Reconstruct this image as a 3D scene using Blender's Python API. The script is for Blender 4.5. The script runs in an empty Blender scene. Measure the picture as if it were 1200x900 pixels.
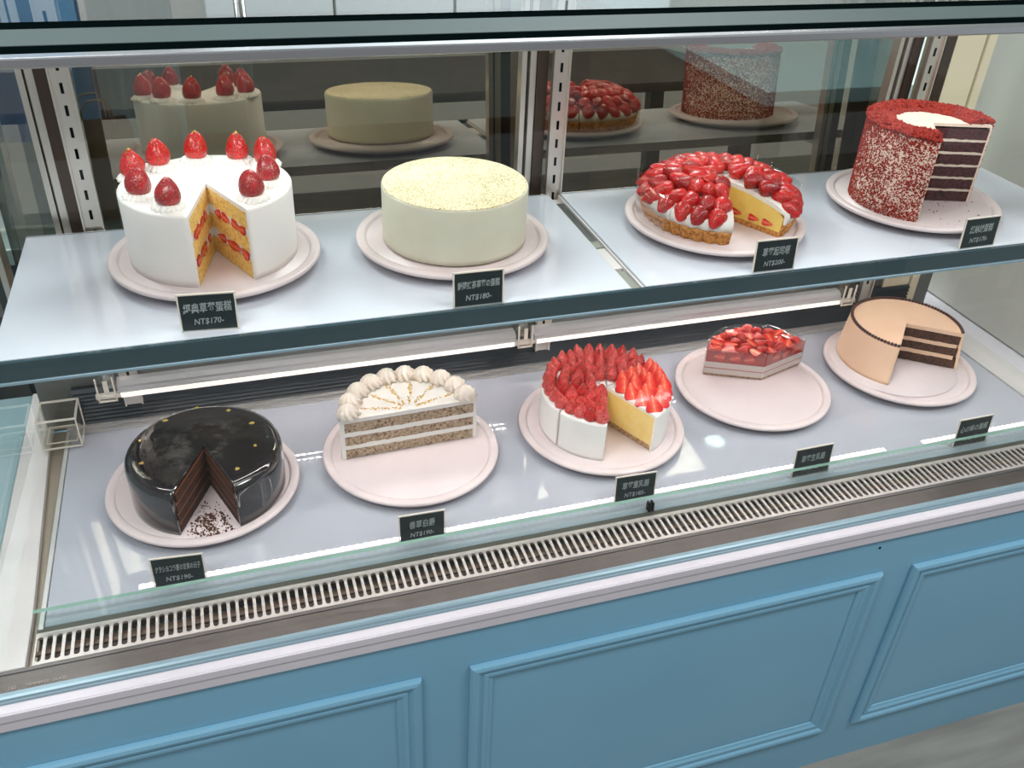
import bpy, bmesh, math, random
from math import sin, cos, pi, radians, sqrt
from mathutils import Vector, Matrix, Euler, noise

random.seed(11)
SC = bpy.context.scene
COL = SC.collection
LIFT = 0.63            # the deck of the case stands 0.63 m above the floor; everything below is measured from the deck
ZU = 0.3437            # upper shelf above the deck
PT = 0.0150            # inner plate surface above what it stands on


# ------------------------------------------------------------------ materials
def lin(c):
    return tuple((v / 12.92 if v <= 0.04045 else ((v + 0.055) / 1.055) ** 2.4) for v in c)


def rgb(r, g, b):
    return lin((r / 255, g / 255, b / 255)) + (1.0,)


class NT:
    def __init__(self, name):
        self.m = bpy.data.materials.new(name)
        self.m.use_nodes = True
        self.t = self.m.node_tree
        self.b = self.t.nodes['Principled BSDF']
        self.out = self.t.nodes['Material Output']
        self.coord = None

    def n(self, typ, **kw):
        x = self.t.nodes.new(typ)
        for k, v in kw.items():
            setattr(x, k, v)
        return x

    def l(self, a, b):
        self.t.links.new(a, b)

    def co(self, which='Object'):
        if self.coord is None:
            self.coord = self.n('ShaderNodeTexCoord')
        return self.coord.outputs[which]

    def noise(self, scale, detail=4, which='Object', rough=0.6):
        x = self.n('ShaderNodeTexNoise')
        x.inputs['Scale'].default_value = scale
        x.inputs['Detail'].default_value = detail
        x.inputs['Roughness'].default_value = rough
        self.l(self.co(which), x.inputs['Vector'])
        return x.outputs['Fac']

    def vor(self, scale, which='Object', feature='F1', out='Distance'):
        x = self.n('ShaderNodeTexVoronoi', feature=feature)
        x.inputs['Scale'].default_value = scale
        self.l(self.co(which), x.inputs['Vector'])
        return x.outputs[out]

    def ramp(self, src, stops, interp='LINEAR'):
        x = self.n('ShaderNodeValToRGB')
        e = x.color_ramp
        e.interpolation = interp
        while len(e.elements) < len(stops):
            e.elements.new(0.5)
        for el, (p, c) in zip(e.elements, stops):
            el.position = p
            el.color = c
        self.l(src, x.inputs['Fac'])
        return x.outputs['Color']

    def bump(self, src, strength, dist=0.001):
        x = self.n('ShaderNodeBump')
        x.inputs['Strength'].default_value = strength
        x.inputs['Distance'].default_value = dist
        self.l(src, x.inputs['Height'])
        self.l(x.outputs['Normal'], self.b.inputs['Normal'])

    def set(self, **kw):
        for k, v in kw.items():
            self.b.inputs[k.replace('_', ' ')].default_value = v
        return self


def plain(name, c, rough=0.5, metal=0.0, spec=0.5, var=None, bump=None, coat=0.0, sss=0.0):
    """principled colour with a little procedural variation: var=(scale, colour2), bump=(scale, strength)"""
    t = NT(name)
    t.set(Base_Color=c, Roughness=rough, Metallic=metal)
    t.b.inputs['Specular IOR Level'].default_value = spec
    t.b.inputs['Coat Weight'].default_value = coat
    if sss:
        t.b.inputs['Subsurface Weight'].default_value = sss
        t.b.inputs['Subsurface Radius'].default_value = (0.006, 0.004, 0.003)
    if var:
        t.l(t.ramp(t.noise(var[0]), [(0.35, c), (0.68, var[1])]), t.b.inputs['Base Color'])
    if bump:
        t.bump(t.noise(bump[0], 5), bump[1])
    return t.m


def glass(name, tint=(0.97, 0.985, 0.98, 1), ior=1.45, extra=0.0, rough=0.0, refl=(1, 1, 1, 1)):
    """thin pane: clear transmission plus fresnel reflection on its outward side"""
    t = NT(name)
    t.t.nodes.remove(t.b)
    tr = t.n('ShaderNodeBsdfTransparent'); tr.inputs['Color'].default_value = tint
    gl = t.n('ShaderNodeBsdfGlossy'); gl.inputs['Roughness'].default_value = rough
    gl.inputs['Color'].default_value = refl
    fr = t.n('ShaderNodeFresnel'); fr.inputs['IOR'].default_value = ior
    geo = t.n('ShaderNodeNewGeometry')
    inv = t.n('ShaderNodeMath', operation='SUBTRACT'); inv.inputs[0].default_value = 1.0
    t.l(geo.outputs['Backfacing'], inv.inputs[1])
    ad = t.n('ShaderNodeMath', operation='ADD', use_clamp=True); ad.inputs[1].default_value = extra
    t.l(fr.outputs['Fac'], ad.inputs[0])
    mu = t.n('ShaderNodeMath', operation='MULTIPLY')
    t.l(ad.outputs[0], mu.inputs[0]); t.l(inv.outputs[0], mu.inputs[1])
    mx = t.n('ShaderNodeMixShader')
    t.l(mu.outputs[0], mx.inputs[0]); t.l(tr.outputs[0], mx.inputs[1]); t.l(gl.outputs[0], mx.inputs[2])
    t.l(mx.outputs[0], t.out.inputs['Surface'])
    return t.m


def lamp(name, c, strength, dots=None):
    t = NT(name)
    t.set(Base_Color=c, Roughness=0.5)
    t.b.inputs['Emission Color'].default_value = c
    t.b.inputs['Emission Strength'].default_value = strength
    if dots:                         # a row of separate LED beads along x
        s = t.n('ShaderNodeSeparateXYZ'); t.l(t.co(), s.inputs[0])
        m = t.n('ShaderNodeMath', operation='MULTIPLY'); m.inputs[1].default_value = dots
        t.l(s.outputs['X'], m.inputs[0])
        f = t.n('ShaderNodeMath', operation='FRACT'); t.l(m.outputs[0], f.inputs[0])
        g = t.n('ShaderNodeMath', operation='LESS_THAN'); g.inputs[1].default_value = 0.6
        t.l(f.outputs[0], g.inputs[0])
        k = t.n('ShaderNodeMath', operation='MULTIPLY_ADD')
        k.inputs[1].default_value = strength * 0.9; k.inputs[2].default_value = strength * 0.1
        t.l(g.outputs[0], k.inputs[0])
        t.l(k.outputs[0], t.b.inputs['Emission Strength'])
    return t.m


M = {}
M['cream'] = plain('whipped_cream', rgb(244, 240, 234), 0.55, sss=0.15, var=(60, rgb(238, 233, 226)), bump=(90, 0.12))
M['cream_side'] = plain('smooth_white_frosting', rgb(246, 241, 236), 0.5, sss=0.12, var=(14, rgb(241, 236, 230)), bump=(26, 0.10))
M['plate'] = plain('matte_white_melamine', rgb(216, 201, 200), 0.38, var=(30, rgb(213, 197, 196)))
M['deck'] = plain('white_back_painted_glass', rgb(170, 172, 181), 0.03, spec=0.5, coat=0.3)
M['shelf'] = plain('white_frosted_shelf', rgb(194, 197, 206), 0.14, spec=0.5)
M['steel'] = plain('brushed_steel', rgb(205, 206, 208), 0.24, 1.0, bump=(300, 0.02))
M['chrome'] = plain('bright_aluminium', rgb(220, 212, 202), 0.28, 0.9)
M['bar'] = plain('satin_lamp_housing', rgb(196, 194, 194), 0.34, 0.5)
M['white_metal'] = plain('white_enamelled_sill', rgb(208, 202, 200), 0.22, var=(8, rgb(202, 197, 195)))
M['bronze'] = plain('dark_bronze_metal', rgb(80, 66, 56), 0.3, 0.8)
M['dark_sill'] = plain('dark_brown_sill', rgb(88, 80, 76), 0.3, 0.3, var=(20, rgb(80, 72, 68)))
M['black_rubber'] = plain('black_rubber_gasket', rgb(5, 12, 12), 0.9, spec=0.0)
M['gap'] = plain('olive_dark_seal', rgb(66, 66, 58), 0.5)
M['dark_tray'] = plain('dark_drain_tray', rgb(104, 84, 72), 0.6)
M['vent'] = plain('dark_vent_louvre', rgb(34, 42, 50), 0.35, 0.2)
M['grey_metal'] = plain('grey_metal_panel', rgb(110, 112, 108), 0.35, 0.6, bump=(60, 0.03))
M['top_strip'] = plain('grey_green_top_strip', rgb(78, 92, 90), 0.5, 0.0, spec=0.08)
M['trim_glass'] = plain('smoky_teal_shelf_edge', rgb(46, 68, 76), 0.06, 0.0, spec=0.7, coat=0.5)  # clear edge; the dark teal paints in what it reflects
M['trim_lip'] = plain('pale_shelf_edge_lip', rgb(150, 175, 190), 0.12, 0.3)  # pale strip painted as the highlight along the edge's bottom
M['glass_edge'] = plain('green_glass_edge', rgb(126, 160, 146), 0.15, coat=0.5)
M['blue'] = plain('powder_blue_paint', rgb(124, 174, 199), 0.42, var=(3, rgb(118, 169, 195)), bump=(40, 0.02))
M['white_paint'] = plain('white_painted_wood', rgb(212, 206, 212), 0.45, var=(6, rgb(206, 200, 206)))
M['crisp_strip'] = plain('satin_aluminium', rgb(128, 152, 162), 0.35, 0.2)
M['glass'] = glass('clear_glass')
M['lid_glass'] = glass('clear_lid_glass', tint=(0.93, 0.96, 0.95, 1))
M['lip_glass'] = glass('low_lip_glass', tint=(0.90, 0.96, 0.95, 1))
M['door_glass'] = glass('tinted_door_glass', tint=(0.36, 0.43, 0.43, 1), extra=0.29, refl=(1.0, 0.86, 0.66, 1))
M['acrylic'] = glass('clear_acrylic', tint=(0.95, 0.95, 0.93, 1), ior=1.5, extra=0.03)
M['film'] = glass('plastic_cake_film', tint=(0.95, 0.94, 0.94, 1), ior=1.4, extra=0.05, rough=0.06)
M['acrylic_edge'] = plain('frosted_acrylic_edge', rgb(222, 212, 200), 0.2)
M['led'] = lamp('led_beads', (1.0, 0.93, 0.92, 1), 11.0)
M['led_mid'] = lamp('led_strip_middle', (1.0, 0.93, 0.90, 1), 38.0)
M['tape'] = lamp('led_tape', (1.0, 0.90, 0.90, 1), 0.12)
M['bead_lamp'] = lamp('led_bead_lens', (1.0, 0.96, 0.95, 1), 3.2)
M['led_bar'] = lamp('led_bar_beads', (1.0, 0.93, 0.90, 1), 30.0, dots=85)
M['diffuser'] = lamp('warm_white_diffuser', (1.0, 0.90, 0.84, 1), 0.55)
M['card'] = plain('blackboard_card', rgb(22, 34, 36), 0.45, var=(30, rgb(28, 40, 42)))
M['chalk'] = plain('chalk_writing', rgb(196, 204, 204), 0.9)
M['print'] = plain('pale_print', rgb(170, 160, 150), 0.6)
M['gold'] = plain('gold_leaf', rgb(240, 205, 110), 0.3, 0.7)


def m_sponge(name, c, c2, hole):
    t = NT(name)
    t.set(Roughness=0.9)
    t.l(t.ramp(t.noise(230, 6), [(0.36, hole), (0.47, c), (0.66, c2)]), t.b.inputs['Base Color'])
    t.bump(t.noise(260, 6), 0.8, 0.003)
    return t.m


M['sponge_yellow'] = m_sponge('golden_sponge', rgb(244, 202, 108), rgb(250, 220, 140), rgb(214, 156, 70))
M['sponge_red'] = m_sponge('dark_red_velvet_sponge', rgb(72, 36, 38), rgb(90, 46, 46), rgb(44, 20, 24))
M['sponge_choc'] = m_sponge('chocolate_sponge', rgb(80, 48, 34), rgb(102, 64, 46), rgb(48, 26, 18))
M['sponge_dark'] = m_sponge('moist_dark_chocolate_sponge', rgb(64, 34, 24), rgb(86, 44, 28), rgb(30, 16, 12))
M['sponge_grey'] = m_sponge('speckled_tea_sponge', rgb(176, 150, 124), rgb(200, 178, 152), rgb(104, 82, 66))
M['biscuit'] = m_sponge('biscuit_base', rgb(190, 150, 112), rgb(214, 180, 144), rgb(130, 90, 60))
M['crust'] = m_sponge('baked_tart_crust', rgb(206, 138, 66), rgb(226, 168, 96), rgb(150, 84, 34))
M['custard'] = plain('yellow_custard', rgb(246, 214, 120), 0.45, sss=0.1, var=(60, rgb(240, 202, 100)), bump=(120, 0.15))
M['cheese'] = plain('pale_yellow_cheesecake', rgb(248, 222, 150), 0.5, sss=0.1, var=(50, rgb(244, 212, 130)), bump=(150, 0.2))
M['mousse'] = plain('white_mousse', rgb(240, 232, 224), 0.5, sss=0.1, bump=(160, 0.15))
M['pink'] = plain('pink_berry_layer', rgb(206, 120, 122), 0.5, bump=(160, 0.2))
M['ganache'] = plain('chocolate_ganache', rgb(40, 22, 16), 0.35)
M['choc_cream'] = plain('chocolate_cream', rgb(124, 68, 38), 0.5, bump=(200, 0.3))
M['mocha'] = plain('mocha_buttercream', rgb(248, 210, 178), 0.5, sss=0.08, var=(20, rgb(245, 204, 170)), bump=(30, 0.10))
M['pearl'] = plain('chocolate_pearl', rgb(74, 40, 32), 0.3)
M['zest'] = plain('yellow_crumbs', rgb(226, 178, 72), 0.7, var=(300, rgb(240, 205, 110)))
M['crumb_red'] = plain('red_velvet_crumbs', rgb(172, 52, 36), 0.85, var=(120, rgb(132, 28, 22)))
M['crumb_dark'] = plain('dark_cake_crumbs', rgb(84, 44, 28), 0.85)
M['jelly'] = plain('red_jelly', rgb(190, 32, 30), 0.08, coat=0.6, sss=0.1, var=(70, rgb(160, 22, 24)))
M['dollop'] = plain('piped_buttercream', rgb(252, 240, 226), 0.5, sss=0.1, var=(80, rgb(248, 232, 214)))


def m_glaze():
    t = NT('mirror_chocolate_glaze')
    t.set(Base_Color=rgb(26, 22, 24), Roughness=0.07)
    t.b.inputs['Specular IOR Level'].default_value = 0.65
    t.b.inputs['Coat Weight'].default_value = 0.5
    t.b.inputs['Coat Roughness'].default_value = 0.03
    ln = t.n('ShaderNodeVectorMath', operation='LENGTH')
    fl = t.n('ShaderNodeVectorMath', operation='MULTIPLY'); fl.inputs[1].default_value = (1, 1, 0)
    t.l(t.co(), fl.inputs[0]); t.l(fl.outputs[0], ln.inputs[0])
    sc = t.n('ShaderNodeMath', operation='MULTIPLY'); sc.inputs[1].default_value = 8.0
    t.l(ln.outputs['Value'], sc.inputs[0])
    centre = t.ramp(sc.outputs[0], [(0.36, (1, 1, 1, 1)), (0.62, (0, 0, 0, 1))])
    patch = t.ramp(t.noise(22, 3), [(0.45, (0, 0, 0, 1)), (0.58, (1, 1, 1, 1))])
    m1 = t.n('ShaderNodeMath', operation='MULTIPLY'); t.l(centre, m1.inputs[0]); t.l(patch, m1.inputs[1])
    m2 = t.n('ShaderNodeMath', operation='MULTIPLY'); t.l(m1.outputs[0], m2.inputs[0]); t.l(t.noise(420, 4), m2.inputs[1])
    m3 = t.n('ShaderNodeMath', operation='MULTIPLY_ADD'); m3.inputs[1].default_value = 0.5
    t.l(t.noise(34, 2), m3.inputs[0]); t.l(m2.outputs[0], m3.inputs[2])
    t.bump(m3.outputs[0], 0.75, 0.002)
    return t.m


M['glaze'] = m_glaze()


def m_matcha():
    t = NT('matcha_dusting')
    t.set(Roughness=0.85)
    a = t.noise(520, 3)
    b = t.noise(14, 3)
    mx = t.n('ShaderNodeMath', operation='MULTIPLY_ADD'); mx.inputs[1].default_value = 0.22
    t.l(b, mx.inputs[0]); t.l(a, mx.inputs[2])
    t.l(t.ramp(mx.outputs[0], [(0.54, rgb(236, 224, 194)), (0.66, rgb(220, 205, 160)), (0.76, rgb(150, 130, 74))]), t.b.inputs['Base Color'])
    t.bump(a, 0.25, 0.0008)
    return t.m


M['matcha'] = m_matcha()
M['matcha_side'] = plain('pale_matcha_mousse', rgb(226, 224, 204), 0.5, sss=0.1, var=(18, rgb(220, 217, 194)), bump=(22, 0.12))


def m_berry(name, c1, c2, rough=0.30):
    t = NT(name)
    t.set(Roughness=rough)
    t.b.inputs['Coat Weight'].default_value = 0.22
    t.b.inputs['Coat Roughness'].default_value = 0.06
    t.b.inputs['Subsurface Weight'].default_value = 0.08
    t.b.inputs['Subsurface Radius'].default_value = (0.006, 0.001, 0.001)
    v = t.vor(270)
    base = t.ramp(t.noise(60, 2), [(0.35, c1), (0.7, c2)])
    seed = t.ramp(v, [(0.26, rgb(150, 40, 24)), (0.36, rgb(218, 165, 165)), (0.50, (1, 1, 1, 1))])
    mx = t.n('ShaderNodeMix', data_type='RGBA', blend_type='MULTIPLY')
    mx.inputs['Factor'].default_value = 1.0
    t.l(base, mx.inputs['A']); t.l(seed, mx.inputs['B'])
    seed_dot = t.ramp(v, [(0.15, (1, 1, 1, 1)), (0.25, (0, 0, 0, 1))])  # mask of the yellowish seeds
    m2 = t.n('ShaderNodeMix', data_type='RGBA')
    t.l(seed_dot, m2.inputs['Factor']); t.l(mx.outputs['Result'], m2.inputs['A'])
    m2.inputs['B'].default_value = rgb(214, 130, 64)
    t.l(m2.outputs['Result'], t.b.inputs['Base Color'])
    t.bump(t.ramp(v, [(0.12, (0.4, 0.4, 0.4, 1)), (0.2, (0, 0, 0, 1)), (0.5, (1, 1, 1, 1))]), 0.5, 0.001)
    return t.m


M['berry'] = m_berry('fresh_strawberry', rgb(192, 20, 24), rgb(216, 38, 32))
M['berry_dark'] = m_berry('ripe_dark_strawberry', rgb(150, 14, 24), rgb(184, 26, 30))
M['berry_frost'] = m_berry('sugared_strawberry', rgb(214, 58, 60), rgb(236, 116, 110), 0.30)


def m_flesh():
    t = NT('cut_strawberry_flesh')
    t.set(Roughness=0.15)
    t.b.inputs['Coat Weight'].default_value = 0.5
    s = t.n('ShaderNodeSeparateXYZ'); t.l(t.co(), s.inputs[0])
    ab = t.n('ShaderNodeMath', operation='ABSOLUTE'); t.l(s.outputs['X'], ab.inputs[0])
    sc = t.n('ShaderNodeMath', operation='MULTIPLY_ADD'); sc.inputs[1].default_value = 62.0
    nz = t.noise(160, 3)
    ns = t.n('ShaderNodeMath', operation='MULTIPLY'); ns.inputs[1].default_value = 0.45
    t.l(nz, ns.inputs[0]); t.l(ab.outputs[0], sc.inputs[0]); t.l(ns.outputs[0], sc.inputs[2])
    t.l(t.ramp(sc.outputs[0], [(0.10, rgb(250, 190, 160)), (0.32, rgb(240, 96, 70)), (0.62, rgb(222, 44, 34)), (0.9, rgb(206, 22, 26))]), t.b.inputs['Base Color'])
    return t.m


M['flesh'] = m_flesh()


def m_floor():
    t = NT('grey_wood_tile')
    t.set(Roughness=0.4)
    mp = t.n('ShaderNodeMapping'); mp.inputs['Scale'].default_value = (1.2, 9.0, 1.0)
    t.l(t.co(), mp.inputs[0])
    nz = t.n('ShaderNodeTexNoise'); nz.inputs['Scale'].default_value = 3.0; nz.inputs['Detail'].default_value = 6
    t.l(mp.outputs[0], nz.inputs['Vector'])
    c = t.ramp(nz.outputs['Fac'], [(0.3, rgb(120, 118, 112)), (0.7, rgb(152, 150, 142))])
    br = t.n('ShaderNodeTexBrick'); br.inputs['Scale'].default_value = 1.0
    br.inputs['Brick Width'].default_value = 1.2; br.inputs['Row Height'].default_value = 0.2
    br.inputs['Mortar Size'].default_value = 0.002
    br.inputs['Mortar'].default_value = rgb(70, 70, 68)
    t.l(t.co(), br.inputs['Vector']); t.l(c, br.inputs['Color1']); t.l(c, br.inputs['Color2'])
    t.l(br.outputs['Color'], t.b.inputs['Base Color'])
    return t.m


M['floor'] = m_floor()


# ------------------------------------------------------------------ mesh helpers
class MB:
    def __init__(self):
        self.v, self.f, self.mi, self.sm = [], [], [], []

    def add(self, v, f, mi=0, smooth=False, mat=None):
        o = len(self.v)
        self.v += [tuple(mat @ Vector(p)) if mat is not None else tuple(p) for p in v]
        for q in f:
            self.f.append([i + o for i in q]); self.mi.append(mi); self.sm.append(smooth)
        return self

    def box(self, x0, x1, y0, y1, z0, z1, mi=0, mat=None):
        v = [(x, y, z) for x in (x0, x1) for y in (y0, y1) for z in (z0, z1)]
        return self.add(v, [(0, 1, 3, 2), (4, 6, 7, 5), (0, 4, 5, 1), (2, 3, 7, 6), (0, 2, 6, 4), (1, 5, 7, 3)], mi, False, mat)

    def lathe(self, prof, a0=0.0, a1=2 * pi, n=64, mi=0, cap=True, smooth=True, disp=None, capmi=None):
        """closed (r, z) profile swept from a0 to a1"""
        full = abs(a1 - a0 - 2 * pi) < 1e-6
        k, rings, v = len(prof), n if full else n + 1, []
        for i in range(rings):
            a = a0 + (a1 - a0) * i / n
            for r, z in prof:
                if disp:
                    r, z = disp(r, z, a)
                v.append((r * cos(a), r * sin(a), z))
        f = []
        for i in range(n):
            j = (i + 1) % rings
            for p in range(k):
                q = (p + 1) % k
                if prof[p][0] < 1e-9 and prof[q][0] < 1e-9:
                    continue
                f.append((i * k + p, j * k + p, j * k + q, i * k + q))
        self.add(v, f, mi, smooth)
        if not full and cap:
            o = len(self.v) - len(v)
            c = mi if capmi is None else capmi
            self.f.append([o + p for p in range(k)]); self.mi.append(c); self.sm.append(False)
            b = o + (rings - 1) * k
            self.f.append([b + p for p in range(k - 1, -1, -1)]); self.mi.append(c); self.sm.append(False)
        return self

    def tube(self, pts, r, n=8, mi=0):
        v, f = [], []
        for i, p in enumerate(pts):
            p = Vector(p)
            d = (Vector(pts[min(i + 1, len(pts) - 1)]) - Vector(pts[max(i - 1, 0)])).normalized()
            a = d.orthogonal().normalized(); b = d.cross(a)
            for j in range(n):
                t = 2 * pi * j / n
                v.append(p + a * (r * cos(t)) + b * (r * sin(t)))
        for i in range(len(pts) - 1):
            for j in range(n):
                q = (j + 1) % n
                f.append((i * n + j, i * n + q, (i + 1) * n + q, (i + 1) * n + j))
        f.append(list(range(n - 1, -1, -1))); f.append([(len(pts) - 1) * n + j for j in range(n)])
        return self.add(v, f, mi, True)

    def mesh(self, name, mats, weld=True, bevel=0.0, seg=2):
        me = bpy.data.meshes.new(name)
        me.from_pydata(self.v, [], self.f)
        for i, p in enumerate(me.polygons):
            p.material_index = self.mi[i]; p.use_smooth = self.sm[i]
        for m in (mats if isinstance(mats, (list, tuple)) else [mats]):
            me.materials.append(m)
        bm = bmesh.new(); bm.from_mesh(me)
        if weld:
            bmesh.ops.remove_doubles(bm, verts=bm.verts, dist=1e-6)
            bmesh.ops.dissolve_degenerate(bm, edges=bm.edges, dist=1e-7)
        bmesh.ops.recalc_face_normals(bm, faces=bm.faces)
        if bevel:
            es = [e for e in bm.edges if len(e.link_faces) == 2 and e.calc_face_angle(0) > 0.6]
            bmesh.ops.bevel(bm, geom=es, offset=bevel, segments=seg, profile=0.5, affect='EDGES', clamp_overlap=True)
        bm.to_mesh(me); bm.free()
        return me

    def build(self, name, mats, parent=None, loc=None, rot=None, **kw):
        return place(name, self.mesh(name, mats, **kw), parent, loc, rot)


def place(name, me, parent=None, loc=None, rot=None, scale=None):
    o = bpy.data.objects.new(name, me)
    COL.objects.link(o)
    if parent: o.parent = parent
    if loc is not None: o.location = loc
    if rot is not None: o.rotation_euler = rot
    if scale is not None: o.scale = (scale,) * 3 if isinstance(scale, (int, float)) else scale
    return o


def tag(o, label, cat, group=None):
    o['label'] = label; o['category'] = cat
    if group: o['group'] = group
    return o


def thing(name, label, cat, loc=(0, 0, 0), rz=0.0, group=None):
    o = bpy.data.objects.new(name, None)
    o.empty_display_size = 0.05
    COL.objects.link(o)
    o.location = loc; o.rotation_euler = (0, 0, rz)
    return tag(o, label, cat, group)


def struct(o):
    o['kind'] = 'structure'
    return o


def arc(cx, cz, r, t0, t1, n=5):
    return [(cx + r * cos(t0 + (t1 - t0) * i / n), cz + r * sin(t0 + (t1 - t0) * i / n)) for i in range(n + 1)]


def seg(p, q, n):
    return [(p[0] + (q[0] - p[0]) * i / n, p[1] + (q[1] - p[1]) * i / n) for i in range(n)]


def wob(amp, freq=30.0, seed=0.0, zamp=0.0):
    """hand-made unevenness of frosting"""
    def d(r, z, a):
        if r < 1e-6:
            return r, z
        k = noise.noise(Vector((r * cos(a) * freq + seed, r * sin(a) * freq, z * freq)))
        k2 = noise.noise(Vector((r * cos(a) * freq - seed, r * sin(a) * freq + 7.0, z * freq)))
        return r + amp * k, z + zamp * k2
    return d


# ------------------------------------------------------------------ strawberries
BERRY = [(0.0, 0.03), (0.35, 0.0), (0.72, 0.02), (0.93, 0.12), (1.0, 0.27), (0.97, 0.42), (0.86, 0.58), (0.68, 0.74), (0.44, 0.88), (0.2, 0.97), (0.0, 1.0)]


CONE = [(0.0, 0.03), (0.4, 0.0), (0.78, 0.03), (0.97, 0.12), (1.0, 0.22), (0.92, 0.36), (0.76, 0.52), (0.57, 0.68), (0.35, 0.83), (0.15, 0.95), (0.0, 1.0)]
MIX = [((p[0] + q[0]) / 2, (p[1] + q[1]) / 2) for p, q in zip(BERRY, CONE)]


def berry_mesh(name, rad, h, mats, a1=2 * pi, seed=0.0, shape=BERRY):
    prof = [(r * rad, z * h) for r, z in shape]
    m = MB()

    def d(r, z, a):
        if r < 1e-6: return r, z
        k = noise.noise(Vector((cos(a) * 1.3 + seed, sin(a) * 1.3, z / h * 1.5)))
        return r * (1 + 0.12 * k), z + 0.06 * h * k
    m.lathe(prof, 0.0, a1, 20 if a1 > 4 else 12, disp=d, capmi=1 if len(mats) > 1 else 0)
    return m.mesh(name, mats)


UP = [berry_mesh('strawberry', 0.0158, 0.036, [M['berry']], seed=i * 3.1) for i in range(2)] + [berry_mesh('strawberry', 0.0158, 0.034, [M['berry_dark']], seed=i * 5.3 + 1) for i in range(2)]
TART = [berry_mesh('strawberry', 0.0143, 0.031, [M['berry'] if i != 2 else M['berry_dark']], seed=i * 2.7, shape=MIX) for i in range(4)]
FROST = [berry_mesh('strawberry', 0.0118, 0.028, [M['berry_frost'] if i % 4 else M['berry']], seed=i * 4.7, shape=CONE) for i in range(4)]
HALF = [berry_mesh('strawberry_half', 0.0125, 0.027, [M['berry'], M['flesh']], pi, seed=i * 1.9, shape=CONE) for i in range(3)]


def add_berry(meshes, parent, r, a, z, tilt, tiltdir=None, spin=None, name='strawberry', scale=1.0, roll=0.0):
    """berry standing at polar (r, a); tilt leans its tip towards tiltdir"""
    td = a if tiltdir is None else tiltdir
    ax = Vector((-sin(td), cos(td), 0))
    rot = Matrix.Rotation(tilt, 3, ax) @ Matrix.Rotation(random.uniform(0, 6.28) if spin is None else spin, 3, 'Z')
    return place(name, random.choice(meshes), parent, (r * cos(a), r * sin(a), z), rot.to_euler(), scale)


# ------------------------------------------------------------------ cake building blocks
def layer_mb(R, z0, z1, a0, a1, wav=0.0008, seed=0.0, n=48):
    prof = seg((0, z0), (R, z0), 14) + seg((R, z0), (R, z1), 2) + seg((R, z1), (0, z1), 14) + [(0, z1)]
    zm = (z0 + z1) / 2

    def d(r, z, a):
        k = noise.noise(Vector((r * 160 + seed * 3.3, a * 9, 5.0 if z > zm else -5.0)))
        return r, z + wav * k
    return MB().lathe(prof, a0, a1, n, disp=d, smooth=False)


def shell_prof(R, h, t, top, b=0.006, taper=0.0, nz=10):
    """frosting coat: outer wall of thickness t and top skin of thickness top; taper = bottom radius extra"""
    p = [(0.0, h - top), (R - t, h - top), (R - t + taper, 0.0), (R + taper, 0.0)]
    p += seg((R + taper, 0.0), (R, h - b), nz)[1:] + arc(R - b, h - b, b, 0.0, pi / 2, 5)
    p += seg((R - b, h), (0.0, h), 8)[1:] + [(0.0, h)]
    return p


def shell(R, h, t, top, a0, a1, b=0.006, taper=0.0, amp=0.0006, zamp=0.0004, seed=0.0, n=96):
    return MB().lathe(shell_prof(R, h, t, top, b, taper), a0, a1, n, disp=wob(amp, 28.0, seed, zamp))


def octa(m, p, s, mi=0):
    rot = Euler((random.uniform(0, 6), random.uniform(0, 6), random.uniform(0, 6))).to_matrix()
    q = [Vector(v) * (s * random.uniform(0.7, 1.3)) for v in ((1, 0, 0), (-1, 0, 0), (0, 1, 0), (0, -1, 0), (0, 0, 1), (0, 0, -1))]
    m.add([Vector(p) + rot @ v for v in q], [(0, 2, 4), (2, 1, 4), (1, 3, 4), (3, 0, 4), (2, 0, 5), (1, 2, 5), (3, 1, 5), (0, 3, 5)], mi)


def rosette_mesh(name, R, h, ridges, mat, swirl=0.9, amp=0.30):
    m = MB()
    prof = [(0, 0)] + [(R * 0.92, 0.0), (R, h * 0.18), (R * 0.97, h * 0.36), (R * 0.86, h * 0.55), (R * 0.64, h * 0.76), (R * 0.36, h * 0.92), (R * 0.14, h), (0, h * 1.03)]

    def d(r, z, a):
        k = amp * (abs(cos(ridges * 0.5 * (a + swirl * z / h))) - 0.62) * (0.35 + 0.65 * (1 - z / h))
        return r * (1 + k), z
    m.lathe(prof, 0, 2 * pi, 64, disp=d)
    return m.mesh(name, mat)


# ------------------------------------------------------------------ plates
def plate_mesh():
    R = 0.14
    p = [(0, 0.0), (0.112, 0.0), (0.118, 0.004), (0.1355, 0.0105)] + arc(0.1365, 0.0142, 0.0035, -pi / 2 * 0.8, pi / 2, 6)
    p += [(0.1290, 0.0176), (0.1268, 0.0172), (0.1256, 0.0134), (0.1240, 0.0134), (0.1226, 0.0150), (0.06, 0.0150), (0.0, 0.0150)]
    return MB().lathe(p, 0, 2 * pi, 96).mesh('cake_plate', M['plate'])


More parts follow.
